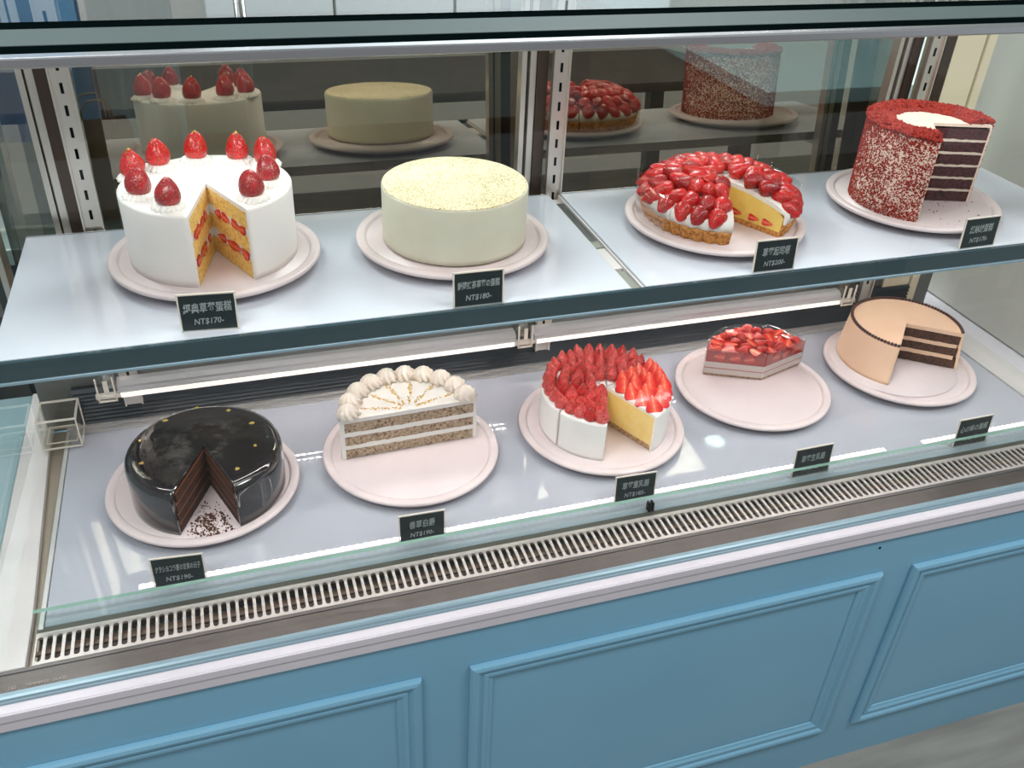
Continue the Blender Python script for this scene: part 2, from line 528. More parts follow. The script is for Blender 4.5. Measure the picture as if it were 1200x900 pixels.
PLATE = plate_mesh()
CARD_BOARD = MB().lathe([(0, 0), (0.118, 0), (0.1185, 0.0012), (0.118, 0.0024), (0, 0.0024)], 0, 2 * pi, 96).mesh('cake_board', M['plate'])
PLO = [(-0.366, 0.3075), (-0.0484, 0.3094), (0.276, 0.2984), (0.5904, 0.3375), (0.9072, 0.3324)]
PUP = [(-0.2999, 0.3694), (0.0299, 0.3544), (0.4462, 0.3330), (0.8194, 0.3338)]
PL = ['round white plate under the dark chocolate cake', 'round white plate under the halved cake with piped dollops',
      'round white plate under the strawberry cheesecake slices', 'round white plate carrying the three red jelly slices',
      'round white plate under the tan mocha cake']
PU = ['round white plate under the tall white strawberry cake', 'round white plate under the uncut matcha cake',
      'round white plate under the strawberry tart', 'round white plate under the red crumb coated cake']
plates = []
for (x, y), lb in zip(PLO, PL):
    plates.append(tag(place('cake_plate', PLATE, None, (x, y, 0.0005)), lb, 'plate', 'cake plates'))
for (x, y), lb in zip(PUP, PU):
    plates.append(tag(place('cake_plate', PLATE, None, (x, y, ZU + 0.0005)), lb, 'plate', 'cake plates'))
for i, (dx, dy, lb) in {4: (-0.012, 0.006, 'thin white round board between plate and tan mocha cake')}.items():
    tag(place('cake_board', CARD_BOARD, None, (PLO[i][0] + dx, PLO[i][1] + dy, PT + 0.0007)), lb, 'cake board')

ZL_ = PT + 0.0007
ZU_ = ZU + PT + 0.0007


def D(a): return radians(a)


# ---- white strawberry cake, upper shelf
def cake_strawberry():
    cx, cy = -0.3005, 0.3726
    t = thing('strawberry_cream_cake', 'tall white cream cake crowned with whole strawberries, one wedge cut out', 'cake', (cx, cy, ZU_))
    R, h = 0.1098, 0.0967
    a0, a1 = D(294), D(257 + 360)
    shell(R, h, 0.0045, 0.006, a0, a1, b=0.004, amp=0.0005).build('cream_frosting', M['cream_side'], t)
    zs = [(0.0006, 0.0235), (0.0365, 0.0565), (0.0695, 0.0912)]
    for i, (p, q) in enumerate(zs):
        layer_mb(R - 0.004, p, q, a0 - 0.002, a1 + 0.002, 0.0016, i).build('sponge_layer', M['sponge_yellow'], t)
    for i, (p, q) in enumerate([(0.0230, 0.0370), (0.056, 0.070)]):
        layer_mb(R - 0.004, p, q, a0 + 0.012, a1 - 0.012, 0.0004, i + 9).build('cream_layer', M['cream'], t)
        for a, s in ((a0, 1), (a1, -1)):
            for r in (0.028, 0.050, 0.070, 0.090):
                o = place('strawberry_slice', HALF[0], t)
                rr = r + random.uniform(-0.004, 0.004)
                # cut flat face looks out of the wedge
                nrm = Vector((sin(a), -cos(a), 0)) * s
                zax = Vector((cos(a), sin(a), 0)) * random.choice((1, -1)) + Vector((0, 0, random.uniform(-.4, .4)))
                zax = (zax - nrm * zax.dot(nrm)).normalized()
                yax = -nrm
                xax = yax.cross(zax)
                mt = Matrix((xax, yax, zax)).transposed()
                o.rotation_euler = mt.to_euler()
                c = Vector((rr * cos(a), rr * sin(a), (p + q) / 2)) + nrm * 0.0012
                kz = random.uniform(0.55, 0.85)
                o.location = c - zax * (0.0125 * kz)
                o.scale = (random.uniform(0.5, 0.66), 0.45, kz)
    ros = rosette_mesh('cream_rosette', 0.0200, 0.0115, 16, M['cream'], 0.0)
    flake = MB(); octa(flake, (0, 0, 0), 0.0028)
    flake = flake.mesh('gold_flake', M['gold'])
    spots = [(-0.3897, 0.4092, 1), (-0.3813, 0.3430, 0), (-0.3472, 0.3008, 0), (-0.3586, 0.4419, 0), (-0.3102, 0.4605, 1), (-0.2554, 0.4472, 1), (-0.2187, 0.4271, 0), (-0.2214, 0.3576, 0), (-0.2442, 0.3080, 0)]
    for x, y, g in spots:
        place('cream_rosette', ros, t, (x - cx, y - cy, h - 0.002))
        dark = y < 0.37
        b = place('strawberry', random.choice(UP[2:] if dark else UP[:2]), t, (x - cx, y - cy, h + 0.0045),
                  (random.uniform(-.12, .12), random.uniform(-.12, .12), random.uniform(0, 6)))
        if g:
            place('gold_flake', flake, b, (0, 0, 0.0365))


# ---- matcha cake, upper shelf
def cake_matcha():
    t = thing('matcha_mousse_cake', 'uncut pale cream cake dusted with olive matcha powder on top', 'cake', (0.0303, 0.346, ZU_))
    R, h = 0.103, 0.0828
    p = [(0, 0.001), (R - 0.004, 0.001), (R - 0.0025, 0.0035)] + seg((R, 0.004), (R, h - 0.0028), 12) + arc(R - 0.0028, h - 0.0028, 0.0028, 0, pi / 2, 4) + seg((R - 0.004, h), (0, h), 8) + [(0, h)]
    MB().lathe(p, 0, 2 * pi, 96, disp=wob(0.0007, 26, 3.0, 0.0)).build('mousse_body', M['matcha_side'], t)
    rt = R - 0.0012
    q = [(0, h - 0.001), (rt - 0.002, h - 0.001), (rt, h - 0.0004), (rt - 0.0015, h + 0.0006)] + seg((rt - 0.004, h + 0.0009), (0, h + 0.0012), 10) + [(0, h + 0.0012)]
    MB().lathe(q, 0, 2 * pi, 96, disp=wob(0.0008, 60, 8.0, 0.0002)).build('matcha_powder', M['matcha'], t)


# ---- strawberry tart in slices, upper shelf
def tart():
    cx, cy = 0.4507, 0.3376
    names = [(297, 337, 'strawberry tart slice right of the missing wedge, yellow custard cut face showing'),
             (337, 22, 'strawberry tart slice at the right end of the tart, second from the gap'),
             (22, 67, 'strawberry tart slice at the back right, nearest the red crumb cake'),
             (67, 112, 'strawberry tart slice at the very back of the tart, facing the glass doors'),
             (112, 157, 'strawberry tart slice at the back left of the tart'),
             (157, 205, 'strawberry tart slice at the left front, second from the gap, wrapped in clear film'),
             (205, 252, 'strawberry tart slice left of the missing wedge, crust facing the front')]
    Rc, hc = 0.121, 0.0215
    for i, (d0, d1, lb) in enumerate(names):
        if d1 < d0: d1 += 360
        a0, a1 = D(d0) + 0.006, D(d1) - 0.006
        t = thing('strawberry_tart_slice', lb, 'tart slice', (cx, cy, ZU_), 0, 'strawberry tart slices')
        p = [(0, 0.0), (Rc - 0.009, 0.0)] + seg((Rc - 0.008, 0.0), (Rc, hc), 6) + [(Rc + 0.0004, hc), (Rc - 0.0045, hc), (Rc - 0.0075, 0.008), (0, 0.008)]

        def flute(r, z, a):
            k = max(0.0, min(1.0, (r - 0.10) / 0.012))
            return r + k * 0.0022 * cos(a * 38), z
        MB().lathe(p, a0, a1, 60, disp=flute).build('tart_crust', M['crust'], t)

        def dome(zc, ze, R0):
            return [(r, zc + (ze - zc) * (r / R0) ** 2) for r in [R0 * k / 10 for k in range(11)]]
        R0 = Rc - 0.006
        cust = [(0, 0.0082), (Rc - 0.0085, 0.0082), (R0 - 0.001, 0.030)] + dome(0.053, 0.037, R0)[:-1][::-1]
        MB().lathe(cust, a0, a1, 24).build('custard', M['custard'], t)
        top = dome(0.0532, 0.0360, R0)
        cr = top + [(R0 + 0.001, 0.021), (R0 + 0.0045, 0.0215), (R0 + 0.0035, 0.036)] + dome(0.0600, 0.043, R0)[::-1][1:]
        MB().lathe(cr, a0 - 0.002, a1 + 0.002, 24, disp=wob(0.0006, 60, i, 0.0012)).build('whipped_cream', M['cream'], t)

        def zt(r): return 0.0600 - 0.0170 * (r / R0) ** 2
        span = a1 - a0
        for r, n, tl, z in ((0.1125, 3, 1.95, 0.0320), (0.098, 3, 1.45, 0.0450), (0.074, 3, 1.25, None), (0.048, 2, 1.1, None), (0.026, 1, 1.0, None)):
            for k in range(n):
                lo, hi = (0.10 if i == 0 else 0.0), (0.90 if i == 6 else 1.0)
                a = a0 + span * (lo + (hi - lo) * (k + 0.5 + (0.18 if r == 0.098 else 0.0)) / n) + random.uniform(-0.03, 0.03)
                if r < 0.03 and i in (0, 2, 4, 6):
                    continue
                zz = (zt(r) + 0.010) if z is None else z + 0.006
                td = a + random.uniform(-0.5, 0.5)
                tlt = tl + random.uniform(-0.25, 0.25)
                L = 0.013          # half length back along the axis so the berry is centred on its spot
                dx = sin(tlt) * L
                x, y = r * cos(a) - dx * cos(td), r * sin(a) - dx * sin(td)
                add_berry(TART, t, sqrt(x * x + y * y), math.atan2(y, x), zz - cos(tlt) * L, tlt, td)
        if i in (0, 6):             # berry slices in the custard of the exposed cut faces
            a, s = (a0, 1) if i == 0 else (a1, -1)
            for r in (0.035, 0.066, 0.090):
                o = place('strawberry_slice', HALF[1], t)
                nrm = Vector((sin(a), -cos(a), 0)) * s
                zax = Vector((cos(a), sin(a), 0)); yax = -nrm; xax = yax.cross(zax)
                o.rotation_euler = Matrix((xax, yax, zax)).transposed().to_euler()
                o.location = Vector((r * cos(a), r * sin(a), 0.0165)) + nrm * 0.0010 - zax * 0.009
                o.scale = (0.42, 0.35, 0.72)
        film = {5: (a0, a1, 0.060), 4: (D(135), a1, 0.056), 1: (D(345), a1, 0.052), 2: (a0, D(35), 0.066)}.get(i)
        if film:
            f0, f1, fz = film
            m = MB().lathe([(Rc + 0.0042, 0.001), (Rc + 0.0048, 0.001), (Rc + 0.0078, fz), (Rc + 0.0072, fz)], f0, f1, 18, disp=wob(0.0012, 22, i, 0.0015))
            m.build('plastic_film', M['film'], t)


# ---- red velvet cake, upper shelf
def cake_red():
    t = thing('red_velvet_cake', 'tall red crumb coated cake with dark layers and white centre, quarter removed', 'cake', (0.8085, 0.3249, ZU_))
    R, h = 0.0985, 0.1295
    a0, a1 = D(343), D(238 + 360)
    shell(R, h, 0.004, 0.005, a0, a1, b=0.006, amp=0.0008).build('cream_frosting', plain('cream_cheese_frosting', rgb(238, 214, 196), 0.6, var=(70, rgb(232, 204, 186)), bump=(120, 0.2)), t)
    n = 6
    pitch = (h - 0.005) / n
    for i in range(n):
        z0 = i * pitch + 0.0008
        layer_mb(R - 0.0035, z0, z0 + pitch - 0.0042, a0 - 0.002, a1 + 0.002, 0.0017, i * 2.0).build('sponge_layer', M['sponge_red'], t)
        if i < n - 1:
            layer_mb(R - 0.0035, z0 + pitch - 0.0046, z0 + pitch + 0.0004, a0 + 0.006, a1 - 0.006, 0.0004, i + 20).build('cream_layer', plain('cream_cheese_filling', rgb(226, 208, 190), 0.6, bump=(180, 0.4)), t)
    m = MB()
    rnd = random.Random(5)
    for k in range(15000):                         # crumbs pressed into the wall, denser near rim and foot
        a = rnd.uniform(a0 + 0.005, a1 - 0.005)
        u = rnd.random()
        z = h * u
        dens = noise.noise(Vector((cos(a) * 5, sin(a) * 5, z * 40))) * 0.35
        if rnd.random() > 0.74 + dens + 0.55 * max(0, (u - 0.78) / 0.2) + 0.40 * max(0, (0.16 - u) / 0.16):
            continue
        octa(m, ((R + 0.0003) * cos(a), (R + 0.0003) * sin(a), z), rnd.uniform(0.0009, 0.0018))
    for k in range(9000):                         # heaped ring of crumbs on the rim
        a = rnd.uniform(a0 + 0.004, a1 - 0.004)
        edge = 0.058 + 0.008 * noise.noise(Vector((cos(a) * 3, sin(a) * 3, 2)))
        r = rnd.uniform(edge, R + 0.003)
        hump = 0.0095 * (1 - abs((r - 0.082) / 0.026) ** 2) if abs(r - 0.082) < 0.026 else 0
        hump *= 0.75 + 0.9 * noise.noise(Vector((r * cos(a) * 60, r * sin(a) * 60, 0)))
        octa(m, (r * cos(a), r * sin(a), h + max(0, hump) * rnd.uniform(0.5, 1.0)), rnd.uniform(0.0014, 0.0034))
    for k in range(1300):                         # larger clumps heaped on the ring
        a = rnd.uniform(a0 + 0.02, a1 - 0.02)
        r = rnd.triangular(0.060, R + 0.002, 0.088)
        hz = 0.006 * (1 - abs((r - 0.082) / 0.024) ** 2) if abs(r - 0.082) < 0.024 else 0
        octa(m, (r * cos(a), r * sin(a), h + max(0.0, hz) + rnd.uniform(0, 0.0025)), rnd.uniform(0.0026, 0.0046))
    o = m.build('crumb_coating', M['crumb_red'], t, weld=False)
    o['kind'] = 'stuff'
    m = MB()
    for k in range(60):
        a = rnd.uniform(D(245), D(350)); r = rnd.uniform(0.03, 0.12)
        if rnd.random() < 0.5 and r < 0.1: continue
        octa(m, (r * cos(a), r * sin(a), 0.0008), rnd.uniform(0.0006, 0.0014))
    o = m.build('fallen_crumbs', M['crumb_red'], None, (0.8085, 0.3249, ZU_), weld=False)
    tag(o, 'red crumbs scattered on the plate in front of the red crumb cake', 'crumbs'); o['kind'] = 'stuff'


# ---- dark chocolate cake, lower deck
def cake_choc():
    cx, cy = -0.3574, 0.2948
    t = thing('chocolate_glaze_cake', 'shiny black chocolate glazed cake with gold flecks, narrow wedge cut out', 'cake', (cx, cy, ZL_))
    R, h = 0.1100, 0.0745
    a0, a1 = D(289.6), D(246 + 360)
    shell(R, h, 0.0035, 0.004, a0, a1, b=0.013, amp=0.0005, zamp=0.0003, seed=4, n=120).build('chocolate_glaze', M['glaze'], t)
    for i in range(4):
        z0 = 0.0008 + i * 0.0172
        layer_mb(R - 0.006 - (0.004 if i == 3 else 0), z0, z0 + 0.0125, a0 - 0.001, a1 + 0.001, 0.0009, i).build('sponge_layer', M['sponge_dark'], t)
        layer_mb(R - 0.006 - (0.004 if i == 3 else 0), z0 + 0.012, z0 + 0.0178, a0 + 0.006, a1 - 0.006, 0.0004, i + 8).build('cream_layer', M['choc_cream'], t)
    for x, y in [(-0.4101, 0.373), (-0.4453, 0.3298), (-0.4414, 0.2748), (-0.3177, 0.3764), (-0.2856, 0.3341), (-0.2858, 0.2773), (-0.3142, 0.2292), (-0.3638, 0.3969)]:
        m = MB()
        k = random.randint(6, 8)
        pts = [(random.uniform(0.0016, 0.0056) * cos(2 * pi * j / k), random.uniform(0.0014, 0.0044) * sin(2 * pi * j / k)) for j in range(k)]
        v = [(p[0], p[1], 0.0) for p in pts] + [(p[0] * 0.8, p[1] * 0.8, 0.0009) for p in pts]
        f = [[k - 1 - j for j in range(k)], [k + j for j in range(k)]] + [(j, (j + 1) % k, k + (j + 1) % k, k + j) for j in range(k)]
        m.add(v, f)
        r = sqrt((x - cx) ** 2 + (y - cy) ** 2)
        m.build('gold_flake', M['gold'], t, (x - cx, y - cy, h - (0.0008 if r > 0.095 else -0.0001)))
    m = MB()
    rnd = random.Random(3)
    for k in range(120):
        a = rnd.uniform(D(250), D(286)); r = 0.118 * sqrt(rnd.uniform(0.1, 0.95))
        octa(m, (r * cos(a), r * sin(a), 0.0006), rnd.uniform(0.0005, 0.0017))
    for k in range(210):
        a = rnd.gauss(D(267), 0.07) if k % 3 else rnd.gauss(D(255 if k % 2 else 281), 0.04); r = rnd.uniform(0.065, 0.112)
        octa(m, (r * cos(a), r * sin(a), 0.0006), rnd.uniform(0.0006, 0.0026))
    o = m.build('fallen_crumbs', M['crumb_dark'], None, (cx, cy, ZL_), weld=False)
    tag(o, 'brown crumbs lying on the plate in the gap of the dark chocolate cake', 'crumbs'); o['kind'] = 'stuff'


# ---- half cake with dollops, lower deck
def cake_half():
    cx, cy = -0.0492, 0.3088
    t = thing('earl_grey_half_cake', 'half of a round white cream cake ringed with piped dollops, speckled layers facing front', 'cake', (cx, cy, ZL_))
    R, h = 0.1095, 0.0745
    a0, a1 = D(1.8), D(181.8)
    shell(R, h, 0.006, 0.007, a0, a1, b=0.004, seed=2, n=64).build('cream_frosting', M['cream'], t)
    for i, (p, q) in enumerate([(0.001, 0.0175), (0.0260, 0.0415), (0.0500, 0.0665)]):
        layer_mb(R - 0.006, p, q, a0 - 0.004, a1 + 0.004, 0.0015, i).build('sponge_layer', M['sponge_grey'], t)
    for i, (p, q) in enumerate([(0.0170, 0.0265), (0.0410, 0.0505)]):
        layer_mb(R - 0.006, p, q, a0 + 0.004, a1 - 0.004, 0.0004, i + 5).build('cream_layer', M['cream'], t)
    dol = rosette_mesh('cream_dollop', 0.0168, 0.0220, 9, M['dollop'], 1.0, 0.55)
    for k in range(10):
        a = D(8 + k * (352 - 16 - 180 + 12) / 9) if False else a0 + D(7) + (D(180) - D(14)) * k / 9
        place('cream_dollop', dol, t, (0.0945 * cos(a), 0.0945 * sin(a), h - 0.001), (0, 0, k * 0.7))
    m = MB()
    rnd = random.Random(8)
    for k in range(6):
        a = a0 + D(14) + (D(152)) * k / 5
        for j in range(60):
            r = rnd.uniform(0.012, 0.074)
            w = rnd.gauss(0, 0.0016)
            octa(m, (r * cos(a) - w * sin(a), 0.006 + r * sin(a) + w * cos(a), h + 0.0004), rnd.uniform(0.0007, 0.0016))
    o = m.build('yellow_crumbs', M['zest'], t, weld=False)
    o['kind'] = 'stuff'


# ---- strawberry cheesecake in slices, lower deck
def cheesecake():
    cx, cy = 0.2788, 0.2988
    names = [(294, 339, 'cheesecake slice right of the gap, pale yellow cut face, cut strawberry halves on top'),
             (339, 24, 'cheesecake slice at the right, second from the gap, covered in cut strawberry halves'),
             (24, 69, 'cheesecake slice at the back right beside the clear film'),
             (69, 114, 'cheesecake slice at the very back, just left of the clear film'),
             (114, 159, 'cheesecake slice at the back left, topped with sugared strawberries'),
             (159, 204, 'cheesecake slice at the far left, topped with sugared strawberries'),
             (204, 249, 'cheesecake slice left of the gap, white cream wall facing front')]
    R, h = 0.1065, 0.0700
    for i, (d0, d1, lb) in enumerate(names):
        if d1 < d0: d1 += 360
        g = 0.010
        a0, a1 = D(d0) + g, D(d1) - g
        am = (a0 + a1) / 2
        off = 0.0015
        t = thing('cheesecake_slice', lb, 'cake slice', (cx + off * cos(am), cy + off * sin(am), ZL_), 0, 'strawberry cheesecake slices')
        shell(R, h, 0.0045, 0.006, a0, a1, b=0.005, amp=0.0012, zamp=0.0008, seed=i * 3, n=24).build('cream_coat', M['cream_side'], t)
        layer_mb(R - 0.004, 0.010, h - 0.0055, a0 - 0.002, a1 + 0.002, 0.0006, i, 16).build('cheese_filling', M['cheese'], t)
        layer_mb(R - 0.004, 0.0006, 0.0104, a0 + 0.002, a1 - 0.002, 0.0010, i + 6, 16).build('biscuit_base', M['biscuit'], t)
        half = i in (0, 1)
        rows = ((0.093, 4), (0.070, 3), (0.048, 2), (0.028, 1)) if half else ((0.093, 4), (0.070, 3), (0.047, 2), (0.026, 1))
        for r, n in rows:
            for k in range(n):
                a = a0 + (a1 - a0) * (k + 0.5) / n + random.uniform(-0.02, 0.02)
                if half:
                    # halves lean back overlapping like roof tiles, the cut side turned up and to the front
                    zax = Vector((0.16 + random.uniform(-.12, .12), 0.80, 0.50)).normalized()
                    nrm = Vector((random.uniform(-.15, .15), -0.50, 0.80))
                    nrm = (nrm - zax * nrm.dot(zax)).normalized()
                    yax = -nrm; xax = yax.cross(zax)
                    o = place('strawberry_half', random.choice(HALF), t, (r * cos(a), r * sin(a) - 0.006, h + 0.0005),
                              Matrix((xax, yax, zax)).transposed().to_euler(), random.uniform(1.05, 1.22))
                else:
                    add_berry(FROST, t, r, a, h - 0.0015, random.uniform(0.0, 0.35), a + random.uniform(-0.6, 0.6), scale=random.uniform(0.88, 1.08))
        if i == 3:
            a = a0 - 0.005
            v = [(r * cos(a) - s * sin(a), r * sin(a) + s * cos(a), z) for s in (0.0, 0.0004) for r, z in ((0.006, 0.002), (R + 0.004, 0.002), (R + 0.004, h + 0.020), (0.006, h + 0.014))]
            MB().add(v, [(0, 1, 2, 3), (7, 6, 5, 4), (0, 4, 5, 1), (1, 5, 6, 2), (2, 6, 7, 3), (3, 7, 4, 0)]).build('plastic_film', M['film'], t)


# ---- jelly topped slices, lower deck
def jelly_slices():
    ax, ay = 0.6139, 0.3453
    names = [(17, 63, 'strawberry jelly slice at the right end of the trio'),
             (64.5, 109, 'strawberry jelly slice in the middle of the trio, mostly behind its neighbours'),
             (110, 155, 'strawberry jelly slice at the left end of the trio, striped layers facing front')]
    R = 0.106
    for i, (d0, d1, lb) in enumerate(names):
        a0, a1 = D(d0), D(d1)
        t = thing('strawberry_jelly_slice', lb, 'cake slice', (ax, ay, ZL_), 0, 'strawberry jelly slices')
        for j, (nm, mt, z0, z1) in enumerate([('biscuit_base', 'biscuit', 0.0005, 0.0045), ('mousse_layer', 'mousse', 0.0044, 0.0150), ('berry_layer', 'pink', 0.0149, 0.0172),
                                             ('mousse_layer', 'mousse', 0.0171, 0.0290)]):
            layer_mb(R, z0, z1, a0, a1, 0.0003, j + i, 20).build(nm, M[mt], t)
        MB().lathe([(0, 0.0288), (R, 0.0288), (R, 0.050), (R - 0.002, 0.0515), (0, 0.0515)], a0, a1, 20, disp=wob(0.0, 50, i, 0.0008)).build('red_jelly', M['jelly'], t)
        for r, n in ((0.092, 4), (0.068, 3), (0.044, 2), (0.022, 1)):
            for k in range(n):
                a = a0 + (a1 - a0) * (k + 0.5) / n
                nrm = Vector((random.uniform(-.2, .2), random.uniform(-.3, .1), 1)).normalized()
                th = a + random.uniform(-0.7, 0.7) + (pi if random.random() < 0.3 else 0)
                zax = Vector((cos(th), sin(th), 0)); zax = (zax - nrm * zax.dot(nrm)).normalized()
                rnd_up = random.random() < 0.65
                yax = nrm if rnd_up else -nrm      # mostly round side up, some with the cut side up
                xax = yax.cross(zax)
                c = Vector((r * cos(a), r * sin(a), 0.0505 if rnd_up else 0.0545)) - zax * 0.011
                place('strawberry_half', random.choice(HALF), t, c, Matrix((xax, yax, zax)).transposed().to_euler(), 0.9)
        for a, s in ((a0, 1), (a1, -1)):           # berries pressed against the clear cut side
            if (i, s) in ((0, 1), (2, -1)):
                for r in (0.028, 0.054, 0.082):
                    nrm = Vector((sin(a), -cos(a), 0)) * s
                    zax = Vector((cos(a), sin(a), random.uniform(-.3, .3)))
                    zax = (zax - nrm * zax.dot(nrm)).normalized(); yax = -nrm; xax = yax.cross(zax)
                    o = place('strawberry_half', HALF[2], t, Vector((r * cos(a), r * sin(a), 0.041)) + nrm * 0.0008 - zax * 0.009,
                              Matrix((xax, yax, zax)).transposed().to_euler(), (0.75, 0.4, 0.75))
        m = MB()
        e = 0.0014
        for a, s in ((a0, -1), (a1, 1)):
            n_ = Vector((-sin(a), cos(a), 0)) * s * e
            v = [Vector((r * cos(a), r * sin(a), z)) + n_ * k for k in (1.0, 1.3) for r, z in ((0.001, 0.0), (R + 0.001, 0.0), (R + 0.001, 0.058), (0.001, 0.058))]
            m.add(v, [(0, 1, 2, 3), (7, 6, 5, 4), (0, 4, 5, 1), (1, 5, 6, 2), (2, 6, 7, 3), (3, 7, 4, 0)])
        m.lathe([(R + 0.0012, 0.0), (R + 0.0016, 0.0), (R + 0.0016, 0.058), (R + 0.0012, 0.058)], a0, a1, 16)
        m.build('plastic_film', M['film'], t)


# ---- mocha cake, lower deck
def cake_mocha():
    t = thing('mocha_cream_cake', 'tan mocha cream cake edged with chocolate pearls, large wedge removed', 'cake', (0.9110, 0.3480, ZL_ + 0.0024))
    R, h = 0.1017, 0.0765
    a0, a1 = D(324), D(226 + 360)
    shell(R, h, 0.005, 0.0075, a0, a1, b=0.0035, taper=0.009, amp=0.0005, seed=6).build('mocha_frosting', M['mocha'], t)
    for i, (p, q) in enumerate([(0.0006, 0.0185), (0.0270, 0.0430), (0.0510, 0.0675)]):
        layer_mb(R - 0.0045 + 0.006 * (1 - p / h), p, q, a0 - 0.003, a1 + 0.003, 0.0018, i).build('sponge_layer', M['sponge_choc'], t)
    for i, (p, q) in enumerate([(0.018, 0.0275), (0.0425, 0.0515)]):
        layer_mb(R - 0.0045, p, q, a0 + 0.004, a1 - 0.004, 0.0004, i + 4).build('cream_layer', M['mocha'], t)
    bead = MB().lathe([(0.0032 * sin(pi * k / 8), -0.0032 * cos(pi * k / 8)) for k in range(9)], 0, 2 * pi, 12).mesh('chocolate_pearl', M['pearl'])
    n = 72
    for k in range(n):
        a = a0 + D(1.5) + (a1 - a0 - D(3)) * k / (n - 1)
        place('chocolate_pearl', bead, t, ((R - 0.0026) * cos(a), (R - 0.0026) * sin(a), h + 0.0016))


for f in (cake_strawberry, cake_matcha, tart, cake_red, cake_choc, cake_half, cheesecake, jelly_slices, cake_mocha):
    f()


# ------------------------------------------------------------------ price signs
def text_mesh(name, s, size, bold=0.0):
    cu = bpy.data.curves.new(name, 'FONT')
    cu.body = s; cu.size = size; cu.align_x = 'CENTER'; cu.extrude = 0.00008; cu.offset = bold; cu.resolution_u = 2
    o = bpy.data.objects.new(name, cu); COL.objects.link(o)
    bpy.context.view_layer.update()
    dg = bpy.context.evaluated_depsgraph_get()
    me = bpy.data.meshes.new_from_object(o.evaluated_get(dg))
    bpy.data.objects.remove(o); bpy.data.curves.remove(cu)
    me.name = name
    return me


def fit_text(name, s, w, h, parent, cx, cz, y, mat, slant=0.0):
    me = text_mesh(name, s, 0.01, 0.00016)
    if not me.vertices:
        return
    xs = [v.co.x for v in me.vertices]; ys = [v.co.y for v in me.vertices]
    k = w / (max(xs) - min(xs)); kh = h / (max(ys) - min(ys))
    mx, my = (max(xs) + min(xs)) / 2, (max(ys) + min(ys)) / 2
    for v in me.vertices:
        x, z = (v.co.x - mx) * k, (v.co.y - my) * kh
        v.co = (cx + x + slant * z + 0.0003 * noise.noise(Vector((x * 300, z * 300, cx * 99))), y - abs(v.co.z), cz + z + x * 0.03 + 0.0004 * noise.noise(Vector((x * 260 + 9, z * 260, cx * 50))))
    me.materials.append(mat)
    return place(name, me, parent)


W_, H_ = 0.0632, 0.0465
SIGNS = [('經典草莓蛋糕', 'NT$170-', -0.3169, 0.1808, ZU, -5, 1.0, 'black price sign in front of the tall white strawberry cake'),
         ('靜岡抹茶草莓の蛋糕', 'NT$180-', 0.0155, 0.1655, ZU, -0.5, 1.0, 'price sign in front of the uncut matcha cake'),
         ('草莓起司塔', 'NT$200-', 0.4541, 0.1670, ZU, -0.5, 1.0, 'black price sign in front of the strawberry tart'),
         ('紅絲絨蛋糕', 'NT$170-', 0.8140, 0.1680, ZU, 1.5, 1.0, 'black price sign in front of the red crumb coated cake'),
         ('クラシヨコラ夏の甘美の云子', 'NT$190-', -0.4044, 0.1145, 0, -5, 1.0, 'black price sign in front of the dark chocolate cake'),
         ('香草伯爵', 'NT$190-', -0.0752, 0.1135, 0, -1.6, 1.0, 'black price sign in front of the halved cake with dollops'),
         ('草莓重乳酪', 'NT$185-', 0.2570, 0.1142, 0, -2, 1.0, 'black price sign in front of the cheesecake slices'),
         ('草莓生乳酪', 'NT$185-', 0.5600, 0.0985, 0, 0.6, 1.12, 'black price sign in front of the jelly slices plate, crossed by the low glass edge'),
         ('心の味の蛋糕', 'NT$190-', 0.8770, 0.0990, 0, 0.5, 1.12, 'black price sign in front of the tan mocha cake, crossed by the low glass edge')]
for s1, s2, x, y, z, rz, k, lb in SIGNS:
    t = thing('price_sign', lb, 'price sign', (x, y, z + 0.0004), D(rz), 'price signs')
    tl = Matrix.Rotation(D(-4), 4, 'X')
    w, h = W_ * (1.0 if k == 1 else 1.04), H_ * k
    MB().box(-w / 2, w / 2, -0.0004, 0.0004, 0.0016, h, mat=tl).build('card', M['card'], t)
    m = MB()
    m.box(-w / 2 - 0.0022, w / 2 + 0.0022, 0.0006, 0.0018, 0.0, h + 0.002, mat=tl)
    m.box(-w / 2 - 0.0022, w / 2 + 0.0022, -0.0012, 0.0045, 0.0, 0.0012)
    m.build('acrylic_holder', M['acrylic'], t)
    m = MB()
    for (x0, x1, z0, z1) in ((-w / 2 - 0.0022, -w / 2 - 0.0006, 0.001, h + 0.002), (w / 2 + 0.0006, w / 2 + 0.0022, 0.001, h + 0.002), (-w / 2 - 0.0022, w / 2 + 0.0022, h + 0.0006, h + 0.0022)):
        m.box(x0, x1, -0.0006, 0.0018, z0, z1, mat=tl)
    m.build('holder_edge', M['acrylic_edge'], t)
    wt = {4: 0.037, 5: 0.044, 6: 0.056, 9: 0.056}.get(len(s1), 0.057)
    a = fit_text('writing', s1, wt, 0.0135 if len(s1) < 9 else 0.0110, t, 0.0, h * 0.66, -0.0006, M['chalk'], 0.06)
    b = fit_text('writing', s2, 0.034, 0.0088, t, 0.0, h * 0.27, -0.0006, M['chalk'], 0.1)
    for o in (a, b):
        if o: o.rotation_euler = (D(-4), 0, 0)


# ------------------------------------------------------------------ the display case
CASE = thing('cake_display_case', 'long glass cake display case on a powder blue panelled base', 'display case', (0.26, 0.3, -LIFT))
CASE_OFF = Vector((0.26, 0.3, -LIFT))
XL, XR = -0.611, 1.127


def cpart(m, name, mats, parent=None, **kw):
    o = m.build(name, mats, None, **kw)
    o.parent = parent or CASE
    if parent is None:
        o.location = -CASE_OFF
    return o


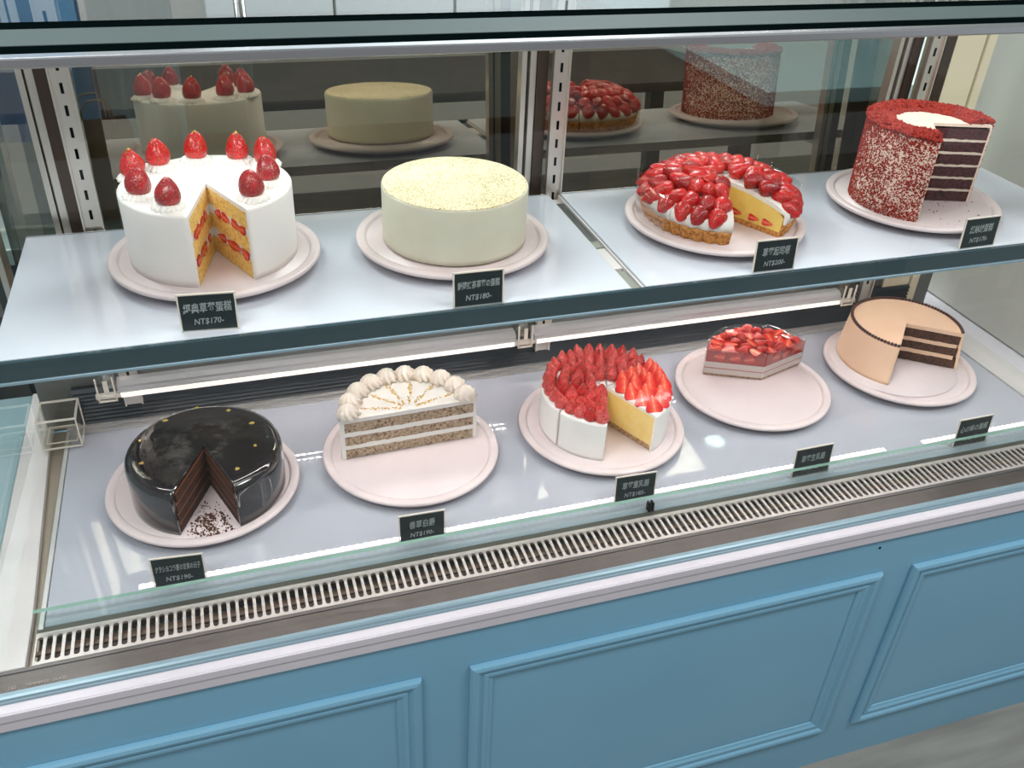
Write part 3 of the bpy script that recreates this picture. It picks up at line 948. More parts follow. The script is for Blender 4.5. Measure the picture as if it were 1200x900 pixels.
BX0, BX1 = -0.95, 1.42
cpart(MB().box(BX0, BX1, -0.030, 0.64, -LIFT, -0.028), 'base_cabinet', M['blue'])


def frame_moulding(x0, x1, z0, z1):
    """raised picture-frame moulding, mitred at the corners"""
    prof = [(0, 0), (0.0, 0.006), (0.003, 0.0105), (0.008, 0.0125), (0.0125, 0.011), (0.0155, 0.0065), (0.019, 0.0055), (0.021, 0.0080), (0.026, 0.0080), (0.030, 0.0045), (0.034, 0.003), (0.036, 0.0)]
    m = MB()
    v, f = [], []
    for (cx, cz, sx, sz) in ((x0, z0, 1, 1), (x1, z0, -1, 1), (x1, z1, -1, -1), (x0, z1, 1, -1)):
        for d, y in prof:
            v.append((cx + sx * d, -0.0305 - 0.75 * y, cz + sz * d))
    k = len(prof)
    for c in range(4):
        n = (c + 1) % 4
        for p in range(k - 1):
            f.append((c * k + p, c * k + p + 1, n * k + p + 1, n * k + p))
    return m.add(v, f)


cpart(MB().lathe([(0, 0), (0.0022, 0), (0.0022, 0.0006), (0, 0.0006)], 0, 2 * pi, 12), 'screw_hole', M['black_rubber'])
o_ = bpy.data.objects[-1] if False else [q for q in CASE.children if q.name.startswith('screw_hole')][-1]
o_.rotation_euler = (pi / 2, 0, 0); o_.location = Vector((0.6183, -0.0300, -0.0567)) - CASE_OFF
for x0, x1 in ((-0.795, -0.112), (-0.043, 0.640), (0.699, 1.382)):
    cpart(frame_moulding(x0, x1, -0.520, -0.113), 'panel_moulding', M['blue'])
m = MB().box(BX0, BX1, -0.0345, -0.004, -0.0375, -0.0062)
m.box(BX0, BX1, -0.0362, -0.033, -0.0200, -0.0072)
cpart(m, 'white_trim_board', M['white_paint'], bevel=0.0012)
# rounded aluminium edge rail
pr = [(-0.0085, 0.0), (-0.0095, 0.0012), (-0.0150, 0.0012), (-0.0175, -0.0005), (-0.0190, -0.0030), (-0.0205, -0.0036), (-0.0212, -0.0058), (-0.0212, -0.0110), (-0.0085, -0.0110)]
m = MB()
m.add([(x, y, z) for x in (BX0, BX1) for y, z in pr], [(i, i + 1, len(pr) + i + 1, len(pr) + i) for i in range(len(pr) - 1)] + [(len(pr) - 1, 0, len(pr), 2 * len(pr) - 1), list(range(len(pr) - 1, -1, -1)), [len(pr) + i for i in range(len(pr))]])
cpart(m, 'edge_rail', M['crisp_strip'])
cpart(MB().box(BX0, -0.6415, -0.003, 0.64, -0.0275, -0.004), 'counter_top', plain('teal_grey_counter', rgb(132, 158, 164), 0.3))  # teal grey stands in for the deck's reflection in the side glass
m = MB()
m.box(1.1515, BX1, -0.003, 0.64, -0.0275, -0.002)
cpart(m, 'counter_top', M['white_paint'])
m = MB().box(XL - 0.02, XR + 0.02, -0.0085, 0.0250, -0.010, -0.0005)
m.box(XL - 0.02, XR + 0.02, 0.0185, 0.0240, -0.001, 0.0006)
cpart(m, 'glass_sill', M['dark_sill'])
me = text_mesh('glass_marking', 'TEMPERED GLASS', 0.0058)
me.materials.append(M['print'])
o = place('glass_marking', me, CASE, Vector((-0.5590, -0.0050, 0.0002)) - CASE_OFF)
m = MB()
m.box(-0.5990, -0.5915, -0.0060, -0.0052, 0, 0.0002); m.box(-0.5990, -0.5915, -0.0012, -0.0004, 0, 0.0002)
m.box(-0.5990, -0.5982, -0.0060, -0.0004, 0, 0.0002); m.box(-0.5923, -0.5915, -0.0060, -0.0004, 0, 0.0002)
m.box(-0.5965, -0.5940, -0.0042, -0.0022, 0, 0.0002)
cpart(m, 'glass_marking', M['print'])

# slotted grille
GX0, GX1, GY0, GY1 = -0.577, 1.095, 0.0255, 0.0738
pitch = 0.01095
n = int((GX1 - GX0) / pitch)
m = MB()
for i in range(n):
    x0 = GX0 + i * pitch; x1 = x0 + pitch; xc = (x0 + x1) / 2
    hw = 0.0035
    out, inn = [], []
    K = 6
    pts = []
    for j in range(K + 1):
        t = pi * j / K
        pts.append((xc + hw * cos(t), GY1 - 0.0085 + hw * sin(t)))
    for j in range(K + 1):
        t = pi + pi * j / K
        pts.append((xc + hw * cos(t), GY0 + 0.0075 + hw * sin(t)))
    q = len(pts)
    outp = []
    for (px, py) in pts:
        top = py > (GY0 + GY1) / 2
        ang = math.atan2(py - ((GY1 - 0.0085) if top else (GY0 + 0.0075)), px - xc)
        if top:
            outp.append((x1 if ang < 0.6 else x0 if ang > pi - 0.6 else xc + (pitch / 2) * cos(ang) / 0.83, GY1 if 0.3 < ang < pi - 0.3 else py))
        else:
            outp.append((x0 if ang < -pi + 0.6 or ang > 2.5 else x1 if ang > -0.6 else xc + (pitch / 2) * cos(ang) / 0.83, GY0 if -pi + 0.3 < ang < -0.3 else py))
    zt, zb = 0.0, -0.0022
    v = [(a, b, zt) for a, b in outp] + [(a, b, zt) for a, b in pts] + [(a, b, zb) for a, b in pts]
    f = []
    for j in range(q):
        k2 = (j + 1) % q
        f.append((j, k2, q + k2, q + j)); f.append((q + j, q + k2, 2 * q + k2, 2 * q + j))
    m.add(v, f)
m.box(GX0, GX1, GY0 - 0.0008, GY0, -0.006, 0.0003); m.box(GX0, GX1, GY1, GY1 + 0.0015, -0.010, 0.0004)
cpart(m, 'slotted_grille', plain('pressed_steel_grille', rgb(184, 176, 170), 0.34, 0.35))
m = MB()
m.box(GX0, GX1, GY0, GY1, -0.0255, -0.022)
m.box(GX0, GX1, GY0 + 0.020, GY0 + 0.026, -0.0095, -0.0060)
cpart(m, 'drain_tray', [M['dark_tray']])
cpart(MB().box(GX0, GX1, 0.0755, 0.0848, -0.02, -0.0002), 'deck_gap_strip', M['gap'])  # flush strip painting in the dark of the open gap

# deck and frame round it
cpart(MB().box(-0.569, 1.085, 0.0850, 0.497, -0.010, 0.0), 'deck_glass', M['deck'], bevel=0.0012)
m = MB()
for x0, x1 in ((-0.5755, -0.5695), (1.0855, 1.0915)):
    m.box(x0, x1, 0.080, 0.505, -0.012, 0.0022)
m.box(-0.5755, 1.0915, 0.4975, 0.5080, -0.012, 0.0018)
m.box(-0.5755, 1.0915, 0.5090, 0.5200, -0.012, 0.0045)
cpart(m, 'deck_frame', plain('satin_deck_frame', rgb(190, 188, 186), 0.3, 0.25), bevel=0.0008)
cpart(MB().box(-0.6000, -0.5760, 0.03, 0.53, -0.020, -0.0125), 'side_channel', plain('brown_grey_channel', rgb(150, 138, 122), 0.35, 0.2))
m = MB()
m.add([(x, y, z) for z in (-0.012, -0.0002) for x, y in ((-0.640, 0.0255), (-0.5850, 0.0255), (-0.5850, 0.11), (-0.5985, 0.46), (-0.5985, 0.64), (-0.640, 0.64))], [(5, 4, 3, 2, 1, 0), (6, 7, 8, 9, 10, 11)] + [(i, (i + 1) % 6, 6 + (i + 1) % 6, 6 + i) for i in range(6)])
m.box(1.0920, 1.150, 0.0255, 0.64, -0.012, -0.0002)
cpart(m, 'side_sill', M['white_metal'], bevel=0.0012)
# low lip glass with polished green edge
m = MB().box(-0.5765, 1.0915, 0.0850, 0.0910, 0.0, 0.0265, 0)
m.f[5:6]; m.mi[5] = 1
cpart(m, 'lip_glass', [M['lip_glass'], M['glass_edge']])
m = MB()
for x in (0.2665, 0.2725):
    m.box(x, x + 0.0028, 0.0828, 0.0920, 0.001, 0.016)
cpart(m, 'lip_glass_clip', M['black_rubber'])

# vent and back of the lower chamber
m = MB()
zt = 0.072
nr = 9
for i in range(nr):
    z0 = 0.0045 + i * (zt - 0.0045) / nr
    z1 = z0 + (zt - 0.0045) / nr
    v = [(x, y, z) for x in (-0.556, 1.06) for y, z in ((0.5175, z0), (0.5155, z0 + 0.0012), (0.5215, z1 - 0.0012), (0.5300, z1 - 0.0012), (0.5300, z0))]
    m.add(v, [(0, 1, 6, 5), (1, 2, 7, 6), (2, 3, 8, 7), (3, 4, 9, 8), (4, 0, 5, 9), (4, 3, 2, 1, 0), (5, 6, 7, 8, 9)])
cpart(m, 'vent_louvre', M['vent'])
cpart(MB().box(XL + 0.004, XR - 0.004, 0.5305, 0.5345, -0.01, 0.215), 'back_panel', M['grey_metal'])
cpart(MB().box(XL + 0.004, XR - 0.004, 0.5350, 0.6200, 0.200, 0.2148), 'back_ledge', M['bronze'])
# LED bar with clear brackets
BY, BZ = 0.462, 0.100
for x0, x1 in ((-0.478, 0.172), (0.205, 0.838)):
    m = MB()
    pr = [(BY - 0.008, BZ - 0.010), (BY - 0.010, BZ - 0.006), (BY - 0.010, BZ + 0.001), (BY - 0.005, BZ + 0.004), (BY - 0.005, BZ + 0.008), (BY + 0.003, BZ + 0.013), (BY + 0.015, BZ + 0.013), (BY + 0.015, BZ - 0.010)]
    k = len(pr)
    m.add([(x, y, z) for x in (x0, x1) for y, z in pr], [(i, (i + 1) % k, k + (i + 1) % k, k + i) for i in range(k)] + [list(range(k - 1, -1, -1)), [k + i for i in range(k)]])
    cpart(m, 'lamp_housing', M['bar'])
    m = MB()
    m.box(x0 + 0.01, x1 - 0.01, BY - 0.0065, BY - 0.0035, BZ - 0.0106, BZ - 0.0101)
    m.box(x0 + 0.01, x1 - 0.01, BY + 0.0075, BY + 0.0105, BZ - 0.0106, BZ - 0.0101)
    cpart(m, 'led_strip', M['led_bar'])
    cpart(MB().box(x0 + 0.004, x1 - 0.004, BY - 0.0112, BY - 0.0101, BZ - 0.0095, BZ - 0.0015), 'lamp_diffuser', M['diffuser'])
for x in (-0.492, 0.188, 0.852):
    m = MB()
    m.box(x - 0.014, x + 0.014, BY - 0.012, BY + 0.016, BZ - 0.0125, BZ - 0.0105)
    m.box(x - 0.013, x - 0.008, BY - 0.010, BY + 0.016, BZ - 0.010, BZ + 0.030)
    m.box(x + 0.006, x + 0.011, BY - 0.010, BY + 0.016, BZ - 0.010, BZ + 0.030)
    m.box(x - 0.013, x + 0.011, BY + 0.010, BY + 0.016, BZ - 0.010, BZ + 0.034)
    o = m.build('lamp_bracket', M['acrylic'], CASE, -CASE_OFF, bevel=0.001)
    m = MB()
    for xx in (x - 0.0135, x + 0.0110):
        m.box(xx - 0.0012, xx + 0.0012, BY - 0.0135, BY - 0.0110, BZ - 0.0125, BZ + 0.030)
    m.box(x - 0.0145, x + 0.0125, BY - 0.0135, BY - 0.0110, BZ - 0.0135, BZ - 0.0105)
    m.box(x - 0.004, x + 0.003, BY - 0.0125, BY - 0.0110, BZ + 0.002, BZ + 0.024)
    cpart(m, 'bracket_edge', M['acrylic_edge'])  # pale strips painted as edge highlights of the clear bracket
    m = MB().tube([(x - 0.018, BY - 0.006, BZ - 0.006), (x + 0.018, BY - 0.006, BZ - 0.006)], 0.0055, 12)
    m.lathe([(0, 0), (0.010, 0), (0.012, 0.002), (0.010, 0.004), (0, 0.004)], 0, 2 * pi, 20) if False else None
    cpart(m, 'lamp_end_cap', M['acrylic_edge'])
    cpart(MB().box(x - 0.006, x + 0.006, BY + 0.014, 0.5305, BZ - 0.006, BZ + 0.02), 'bracket_arm', M['steel'])

# LED strips under the shelves, the front ones added to light the cake fronts, and the bead strip lying on the deck behind the low lip glass
for x0, x1 in ((-0.545, 0.225), (0.262, 1.075)):
    cpart(MB().box(x0, x1, 0.190, 0.197, 0.3285, 0.3295), 'led_strip', M['led'])  # unseen strip, added to brighten the cake fronts
    cpart(MB().box(x0, x1, 0.318, 0.326, 0.3285, 0.3295), 'led_strip', M['led_mid'])
for x0, x1 in ((-0.458, 0.725), (0.800, 1.080)):
    m = MB().box(x0, x1, 0.1195, 0.1285, 0.0001, 0.0010)
    cpart(m, 'led_tape', M['tape'])
    m = MB()
    k = int((x1 - x0) / 0.0106)
    for i in range(k):
        xx = x0 + 0.005 + i * 0.0106
        m.lathe([(0, 0.0010), (0.0036, 0.0010), (0.0034, 0.0024), (0.0022, 0.0034), (0, 0.0037)], 0, 2 * pi, 10)
        n_ = len(m.v) - 50
        for q in range(n_, len(m.v)):
            a_ = m.v[q]; m.v[q] = (a_[0] + xx, a_[1] + 0.1240, a_[2])
    cpart(m, 'led_beads', M['bead_lamp'])

# back standards, door stiles and the leaning sliding doors
DY0, TILT = 0.63, 0.0612


def door_y(z): return DY0 + (z - ZU) * TILT


for x in (-0.466, 0.244, 0.945):
    m = MB()
    m.box(x - 0.014, x + 0.014, 0.514, 0.520, 0.0345, 0.700, 0)
    m.box(x - 0.014, x - 0.0115, 0.510, 0.514, 0.0345, 0.700, 0)
    m.box(x + 0.0115, x + 0.014, 0.510, 0.514, 0.0345, 0.700, 0)
    z = 0.09
    while z < 0.68:
        m.box(x - 0.002, x + 0.002, 0.5132, 0.5141, z, z + 0.014, 1)
        z += 0.030
    cpart(m, 'shelf_standard', [M['chrome'], M['black_rubber']])
    m = MB()
    m.box(x - 0.044, x - 0.034, 0.535, 0.56, 0.2148, 0.700)
    m.box(x - 0.056, x - 0.048, 0.540, 0.56, 0.2148, 0.700)
    cpart(m, 'door_stile', M['chrome'])
    m = MB()
    m.box(x - 0.033, x - 0.016, 0.530, 0.56, 0.2148, 0.700)
    m.box(x - 0.047, x - 0.045, 0.545, 0.56, 0.2148, 0.700)
    cpart(m, 'door_seal', M['bronze'])
m = MB()
m.box(0.972, 0.992, 0.522, 0.56, 0.2148, 0.700)
cpart(m, 'door_seal', M['bronze'])
cpart(MB().box(-0.606, -0.598, 0.52, 0.56, 0.2148, 0.700), 'corner_post', M['chrome'])
m = MB().box(0.996, 1.060, 0.525, 0.60, 0.0, 0.700)
m.box(1.062, 1.080, 0.520, 0.60, 0.0, 0.700)
cpart(m, 'corner_post', plain('beige_corner_panel', rgb(212, 200, 172), 0.4))
for x0, x1 in ((-0.606, 0.236), (0.238, 0.994)):
    v = []
    for e in (0.0, 0.005):
        for x, z in ((x0, 0.2150), (x1, 0.2150), (x1, 0.702), (x0, 0.702)):
            v.append((x, door_y(z) + e, z))
    m = MB().add(v, [(0, 1, 2, 3), (7, 6, 5, 4), (0, 4, 5, 1), (1, 5, 6, 2), (2, 6, 7, 3), (3, 7, 4, 0)])
    cpart(m, 'sliding_door_glass', M['door_glass'])

# front, side and top glass, top rail
cpart(MB().box(XL, XR, 0.004, 0.010, 0.0006, 0.704), 'front_glass', M['glass'])
cpart(MB().box(XL - 0.005, XL, 0.004, 0.66, 0.0, 0.712), 'side_glass', M['glass'])
cpart(MB().box(XR, XR + 0.005, 0.004, 0.66, 0.0, 0.712), 'side_glass', M['glass'])
TX0, TX1 = -0.75, 1.30
cpart(MB().box(TX0, TX1, 0.0005, 0.015, 0.7025, 0.7115), 'top_rail', M['steel'], bevel=0.0016)
m = MB().box(TX0, TX1, 0.0155, 0.0400, 0.7040, 0.7112)
m.box(TX0, TX1, 0.1000, 0.1260, 0.7040, 0.7122)
cpart(m, 'gasket', M['black_rubber'])
cpart(MB().box(TX0, TX1, 0.0400, 0.1000, 0.6990, 0.7118), 'top_light_box', M['top_strip'])
cpart(MB().box(XL, XR, 0.1265, 0.690, 0.7068, 0.7120), 'top_glass', M['lid_glass'])
cpart(MB().box(XL + 0.03, XR - 0.03, 0.062, 0.072, 0.6962, 0.6985), 'led_strip', lamp('top_led_strip', (1.0, 0.93, 0.90, 1), 5.0))

# shelf bracket channel in the gap between the two shelves
m = MB()
m.box(0.2325, 0.2535, 0.170, 0.508, 0.326, 0.3330, 0)
m.box(0.2325, 0.2350, 0.170, 0.508, 0.333, 0.3405, 0)
m.box(0.2510, 0.2535, 0.170, 0.508, 0.333, 0.3405, 0)
m.box(0.2360, 0.2500, 0.330, 0.480, 0.333, 0.3375, 1)
m.box(0.2360, 0.2500, 0.305, 0.328, 0.333, 0.3385, 2)
m.box(0.2360, 0.2500, 0.235, 0.303, 0.333, 0.3380, 0)
m.box(0.2360, 0.2500, 0.175, 0.228, 0.333, 0.3375, 2)
cpart(m, 'shelf_bracket', [M['white_metal'], M['vent'], M['grey_metal']])
for x in (-0.466, 0.945):
    cpart(MB().box(x - 0.004, x + 0.004, 0.17, 0.512, 0.310, 0.3295), 'shelf_bracket', M['steel'])

cpart(MB().box(-0.556, 1.088, 0.1600, 0.1662, 0.3175, ZU - 0.0004), 'shelf_front_rail', M['trim_glass'], bevel=0.0012)
cpart(MB().box(-0.556, 1.088, 0.1590, 0.1662, 0.3130, 0.3173), 'shelf_rail_lip', M['trim_lip'], bevel=0.0010)

# the two shelves
for x0, x1, lb in ((-0.556, 0.2315, 'long white shelf carrying the white strawberry cake and matcha cake'), (0.2545, 1.0880, 'white shelf carrying the strawberry tart and red crumb cake')):
    t = thing('glass_shelf', lb, 'shelf', ((x0 + x1) / 2, 0.33, 0.3300), 0, 'upper glass shelves')
    off = -Vector(((x0 + x1) / 2, 0.33, 0.3300))
    MB().box(x0, x1, 0.1665, 0.5050, 0.3300, ZU).build('shelf_board', M['shelf'], t, off, bevel=0.001)
    MB().box(x0, x1, 0.5052, 0.5075, 0.3285, ZU + 0.0012).build('back_trim', M['steel'], t, off)

# clear acrylic box on the left sill
t = thing('acrylic_box', 'small open clear acrylic box in the back left corner of the case', 'box', (-0.576, 0.487, 0.0052))
m = MB()
a, h, w = 0.028, 0.052, 0.0022
m.box(-a, a, -a, a, 0.0, 0.007)
for s in (-1, 1):
    m.box(-a if s < 0 else a - w, -a + w if s < 0 else a, -a, a, 0.002, h)
    m.box(-a + w, a - w, -a if s < 0 else a - w, -a + w if s < 0 else a, 0.002, h)
m.build('box_wall', M['acrylic'], t)
m = MB()
for s in (-1, 1):
    m.box(-a, a, s * a - 0.0018, s * a + 0.0018, h, h + 0.0022)
    m.box(s * a - 0.0018, s * a + 0.0018, -a, a, h, h + 0.0022)
    m.box(-a * .8, a * .8, s * a * .8 - 0.0008, s * a * .8 + 0.0008, 0.007, 0.0086)
    m.box(s * a * .8 - 0.0008, s * a * .8 + 0.0008, -a * .8, a * .8, 0.007, 0.0086)
    m.box(-a, a, s * a - 0.0012, s * a + 0.0012, 0.0, 0.0022)
    m.box(s * a - 0.0012, s * a + 0.0012, -a, a, 0.0, 0.0022)
    for q in (-1, 1):
        m.box(s * a - 0.0011, s * a + 0.0011, q * a - 0.0011, q * a + 0.0011, 0.002, h)
m.build('box_rim', M['acrylic_edge'], t)

# ------------------------------------------------------------------ room
struct(MB().box(-4, 5, -3, 4.2, -LIFT - 0.1, -LIFT).build('floor', M['floor']))
WALL = plain('pale_wall', rgb(214, 216, 214), 0.6, var=(1.5, rgb(206, 209, 207)))
struct(MB().box(-4, 5, 3.0, 3.1, -LIFT, 2.2).build('wall_back', WALL))
struct(MB().box(-4, 5, -3, 3.1, 2.15, 2.25).build('ceiling', plain('white_ceiling', rgb(225, 226, 226), 0.8)))

# neighbour cabinet on the right end of the counter
t = thing('white_side_cabinet', 'pale cabinet standing against the right end of the glass case', 'cabinet', (1.30, 0.45, 0.0))
o = MB().box(-0.105, 0.115, -0.30, 0.24, 0.0004, 0.66).build('cabinet_body', plain('pale_grey_laminate', rgb(206, 204, 196), 0.35, var=(3, rgb(198, 196, 190))), t, bevel=0.003)
MB().box(-0.108, 0.118, -0.303, 0.243, 0.660, 0.690).build('cabinet_top', M['white_paint'], t, bevel=0.003)

# worktop island behind the case
t = thing('kitchen_island', 'white topped kitchen island seen through the rear glass at right', 'kitchen island', (1.9, 2.0, -LIFT))
MB().box(1.035 - 1.9, 3.2 - 1.9, 1.128 - 2.0, 2.40 - 2.0, LIFT + 0.262, LIFT + 0.30).build('worktop', plain('white_worktop', rgb(214, 226, 226), 0.3), t, bevel=0.003)
MB().box(1.075 - 1.9, 3.1 - 1.9, 1.168 - 2.0, 2.36 - 2.0, 0.0, LIFT + 0.262).build('island_body', plain('brown_wood_laminate', rgb(128, 104, 82), 0.5, var=(5, rgb(104, 82, 62))), t)

# pale wall cupboards over dark base units along the back wall
CUP = plain('pale_blue_grey_laminate', rgb(206, 216, 220), 0.3)
DARK = plain('dark_teal_laminate', rgb(34, 46, 50), 0.4)
ROW = ['leftmost of the row, behind the white strawberry cake', 'second from the left, behind the matcha cake', 'third from the left', 'at the right end of the row']
for k in range(4):
    x = -0.05 + k * 0.42
    t = thing('wall_cupboard', 'pale cupboard above the dark units, ' + ROW[k], 'cupboard', (x, 2.72, 0.235), 0, 'pale cupboards at the back')
    MB().box(-0.208, 0.208, -0.26, 0.27, 0.0, 1.5).build('cupboard_body', CUP, t)
    MB().box(-0.205, 0.205, -0.281, -0.262, 0.004, 1.49).build('cupboard_door', CUP, t, bevel=0.002)
    t = thing('base_unit', 'dark base unit under the pale cupboards, ' + ROW[k], 'base unit', (x, 2.72, -LIFT), 0, 'dark base units at the back')
    MB().box(-0.208, 0.208, -0.26, 0.27, 0.0, LIFT + 0.234).build('unit_body', DARK, t)
    MB().box(-0.204, 0.204, -0.281, -0.262, 0.09, LIFT + 0.225).build('unit_door', DARK, t, bevel=0.002)
    MB().tube([(-0.12, -0.296, LIFT + 0.17), (0.12, -0.296, LIFT + 0.17)], 0.006).build('door_handle', M['steel'], t)

# dark under-counter fridge behind the doors
t = thing('undercounter_fridge', 'dark low fridge unit behind the rear glass doors', 'fridge', (0.1, 1.75, -LIFT))
MB().box(-0.65, 0.62, -0.30, 0.30, 0.0, LIFT + 0.16).build('fridge_body', plain('dark_teal_steel', rgb(24, 34, 38), 0.4, 0.0), t, bevel=0.004)
for s in (-0.64, -0.005):
    MB().box(s, s + 0.615, -0.322, -0.302, 0.08, LIFT + 0.12).build('fridge_door', plain('dark_steel_door', rgb(30, 42, 46), 0.4, 0.0), t, bevel=0.003)
MB().box(-0.66, 0.63, -0.33, 0.31, LIFT + 0.16, LIFT + 0.18).build('fridge_top', M['bronze'], t)


# ------------------------------------------------------------------ behind the case at left: side counter, card; cloths and bag stand in for reflected people
t = thing('side_counter', 'low dark counter behind the left rear glass, holding a card and a paper bag', 'counter', (-0.75, 0.86, -LIFT))
MB().box(-0.36, 0.36, -0.10, 0.10, 0.0, LIFT + 0.19).build('counter_body', DARK, t, bevel=0.003)
MB().box(-0.37, 0.37, -0.11, 0.11, LIFT + 0.19, LIFT + 0.22).build('countertop', plain('grey_green_top', rgb(120, 134, 130), 0.3), t, bevel=0.003)
t = thing('garment_rack', 'metal rail stand behind the left counter with cloths hung over it', 'rack', (-0.72, 1.16, -LIFT))
for x in (-0.52, 0.52):
    MB().tube([(x, 0, 0.02), (x, 0, 1.62)], 0.012, 12).build('post', M['steel'], t)
    MB().box(x - 0.02, x + 0.02, -0.12, 0.12, 0.0, 0.022).build('foot', M['steel'], t)
MB().tube([(-0.52, 0, 1.62), (0.52, 0, 1.62)], 0.012, 12).build('rail', M['steel'], t)


def hung(name, label, x0, x1, drop, mat, seed, y=1.16):
    """cloth doubled over the rail, falling in soft folds"""
    m = MB()
    nx, nz = 44, 30
    top = 0.99 + 0.018
    for side in (-1, 1):
        v, f = [], []
        for e in (0.0, 0.004):
            for j in range(nz + 1):
                for i in range(nx + 1):
                    u, q = i / nx, j / nz
                    x = x0 + (x1 - x0) * (u + 0.04 * q * sin(seed + 5 * u))
                    fold = (0.012 + 0.022 * q) * sin(u * 19 + seed + 1.5 * sin(q * 3 + seed)) + 0.012 * noise.noise(Vector((u * 4, q * 4, seed)))
                    yy = y + side * (0.020 + 0.010 * q + e) + fold * min(1, q * 4) * 0.7
                    v.append((x, yy, top - drop * q * (1.0 if side < 0 else 0.8)))
        k = (nx + 1) * (nz + 1)
        for j in range(nz):
            for i in range(nx):
                a_, b_, c_, d_ = j * (nx + 1) + i, j * (nx + 1) + i + 1, (j + 1) * (nx + 1) + i + 1, (j + 1) * (nx + 1) + i
                f += [(a_, b_, c_, d_), (k + d_, k + c_, k + b_, k + a_)]
        m.add(v, f, 0, True)
    m.box(x0, x1, y - 0.024, y + 0.024, top - 0.004, top + 0.002)
    o = m.build(name, mat)
    return tag(o, label, 'cloth', 'cloths on the rail')


hung('hanging_cloth', 'sky blue cloth hanging at the far left of the rail behind the case', -1.10, -0.86, 0.95, plain('sky_blue_cotton', rgb(120, 186, 226), 0.8, bump=(60, 0.1)), 0.4)
hung('hanging_cloth', 'teal grey cloth hanging second from left on the rail', -0.85, -0.70, 0.80, plain('teal_grey_cotton', rgb(140, 186, 186), 0.8, bump=(60, 0.1)), 2.0)
hung('hanging_cloth', 'bright blue cloth hanging in the middle of the rail behind the left upright', -0.69, -0.50, 0.90, plain('bright_blue_cotton', rgb(112, 184, 236), 0.8, bump=(60, 0.1)), 3.1)
hung('hanging_cloth', 'pale grey cloth hanging at the right of the rail', -0.48, -0.33, 0.86, plain('pale_grey_cotton', rgb(196, 208, 212), 0.8, bump=(60, 0.1)), 5.0)
# paper bag put in for a brown arm-like shape
t = thing('paper_bag', 'brown paper bag standing on the dark counter behind the left upright', 'bag', (-0.475, 0.88, 0.2205), 0.25)
m = MB()
prof = [(-0.055, -0.032), (0.055, -0.032), (0.055, 0.032), (-0.055, 0.032)]
zs = [0.0, 0.05, 0.11, 0.165]
v = []
for j, z in enumerate(zs):
    for x, y in prof:
        v.append((x * (1 - 0.03 * j) + 0.004 * sin(j * 2 + x * 50), y * (1 - 0.08 * j), z + (0.004 * sin(x * 120) if j == 3 else 0)))
f = [(3, 2, 1, 0)] + [(j * 4 + i, j * 4 + (i + 1) % 4, (j + 1) * 4 + (i + 1) % 4, (j + 1) * 4 + i) for j in range(3) for i in range(4)]
m.add(v, f)
m.build('bag_body', plain('kraft_paper', rgb(136, 96, 70), 0.8, var=(20, rgb(118, 82, 58)), bump=(40, 0.3)), t)
for s_ in (-1, 1):
    MB().tube([(-0.025, s_ * 0.022, 0.155), (-0.024, s_ * 0.022, 0.195), (-0.012, s_ * 0.022, 0.210), (0.012, s_ * 0.022, 0.210), (0.024, s_ * 0.022, 0.195), (0.025, s_ * 0.022, 0.155)], 0.002, 6).build('bag_handle', plain('twisted_paper_cord', rgb(170, 130, 96), 0.8), t)
# white card in a slanted stand
t = thing('card_stand', 'white blank card leaning in a stand on the dark counter behind the left glass', 'card', (-0.590, 0.84, 0.2205), -0.1)
tl = Matrix.Translation((0, 0, 0.004)) @ Matrix.Rotation(D(-18), 4, 'X')
MB().box(-0.055, 0.055, -0.0015, 0.0015, 0.0, 0.14, mat=tl).build('card', M['white_paint'], t)
MB().box(-0.05, 0.05, -0.015, 0.035, 0.0, 0.004).build('stand_base', M['acrylic_edge'], t)

# dark walnut table added on the customers' side to darken the rear glass reflection
WAL = plain('dark_walnut', rgb(64, 46, 36), 0.35, var=(6, rgb(50, 36, 28)))
t = thing('walnut_table', 'long dark walnut table on the customer side, seen only mirrored in the glass', 'table', (0.5, -2.15, -LIFT))
MB().box(-1.7, 1.7, -0.55, 0.55, 0.70, 0.74).build('table_top', WAL, t, bevel=0.004)
for x in (-1.6, 1.6):
    for y in (-0.47, 0.47):
        MB().box(x - 0.04, x + 0.04, y - 0.04, y + 0.04, 0.0, 0.70).build('leg', WAL, t, bevel=0.003)

# ------------------------------------------------------------------ lamps
def area(name, loc, sx, sy, power, color=(1, 0.96, 0.94), rot=(0, 0, 0)):
    l = bpy.data.lights.new(name, 'AREA'); l.shape = 'RECTANGLE'; l.size = sx; l.size_y = sy; l.energy = power; l.color = color
    o = bpy.data.objects.new(name, l); COL.objects.link(o); o.location = loc; o.rotation_euler = rot
    return o


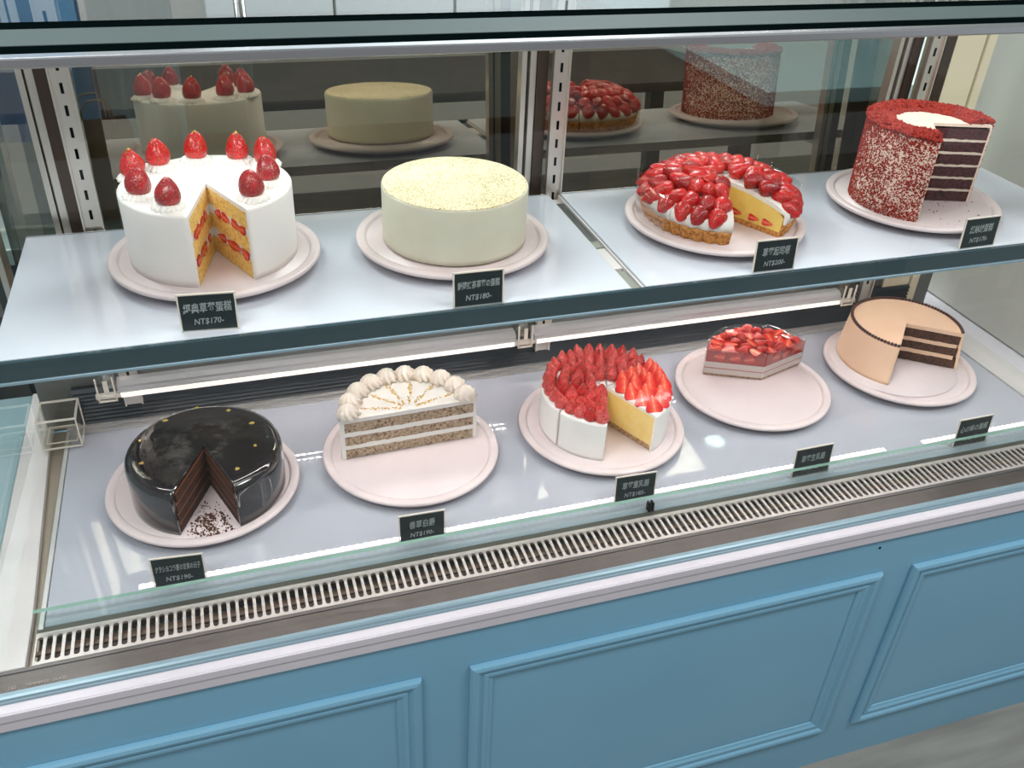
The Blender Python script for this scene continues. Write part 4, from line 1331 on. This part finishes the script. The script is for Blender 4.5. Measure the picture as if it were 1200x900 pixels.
area('top_light', (0.258, 0.085, 0.692), 1.70, 0.02, 2.0, (1, 0.95, 0.92), (D(28), 0, 0))
for x, y, p in ((-1.2, -0.9, 31), (1.4, -0.9, 31), (0.9, 1.7, 40), (-0.9, 1.5, 34)):
    area('ceiling_light', (x, y, 2.12), 0.9, 0.5, p, (0.97, 0.99, 1.0))  # last lamp added to brighten the upper shelf at left
# round recessed downlight whose mirror image sits on the deck
t = thing('ceiling_downlight', 'round recessed downlight in the ceiling above the kitchen', 'ceiling light', (2.18, 2.67, 2.149))
MB().lathe([(0.055, -0.004), (0.066, -0.004), (0.066, 0.0), (0.055, 0.0)], 0, 2 * pi, 32).build('lamp_ring', M['white_paint'], t)
MB().lathe([(0, -0.002), (0.054, -0.002), (0.054, 0.0), (0, 0.0)], 0, 2 * pi, 32).build('lamp_diffuser', lamp('downlight_diffuser', (1, 0.97, 0.94, 1), 60), t)

w = bpy.data.worlds.new('World'); SC.world = w
w.use_nodes = True
w.node_tree.nodes['Background'].inputs['Color'].default_value = (0.90, 0.95, 1.0, 1)
w.node_tree.nodes['Background'].inputs['Strength'].default_value = 0.40

# ------------------------------------------------------------------ camera
f, pi_, ya, ro = 1056.98, 0.5877149510798044, 0.3366400184999626, 0.050603777872309914
fw = Vector((sin(ya) * cos(pi_), cos(ya) * cos(pi_), -sin(pi_)))
rt = Vector((cos(ya), -sin(ya), 0)); up = rt.cross(fw)
r2 = rt * cos(ro) + up * sin(ro); u2 = -rt * sin(ro) + up * cos(ro)
cam = bpy.data.cameras.new('Camera'); cam.sensor_width = 36.0; cam.lens = 36.0 * f / 1200.0; cam.clip_start = 0.02
co = bpy.data.objects.new('Camera', cam); COL.objects.link(co)
mt = Matrix((r2, u2, -fw)).transposed().to_4x4()
mt.translation = Vector((-0.27885696540531596, -0.8221661761239722, 0.9103913319934279))
co.matrix_world = mt
SC.camera = co

for o in list(SC.objects):
    if o.parent is None:
        o.location.z += LIFT

SC.view_settings.view_transform = 'Standard'
SC.view_settings.look = 'None'
SC.view_settings.exposure = 0.22
SC.view_settings.gamma = 1.0
SC.view_settings.use_curve_mapping = False
SC.cycles.transparent_max_bounces = 24
SC.cycles.max_bounces = 10
SC.cycles.use_denoising = True
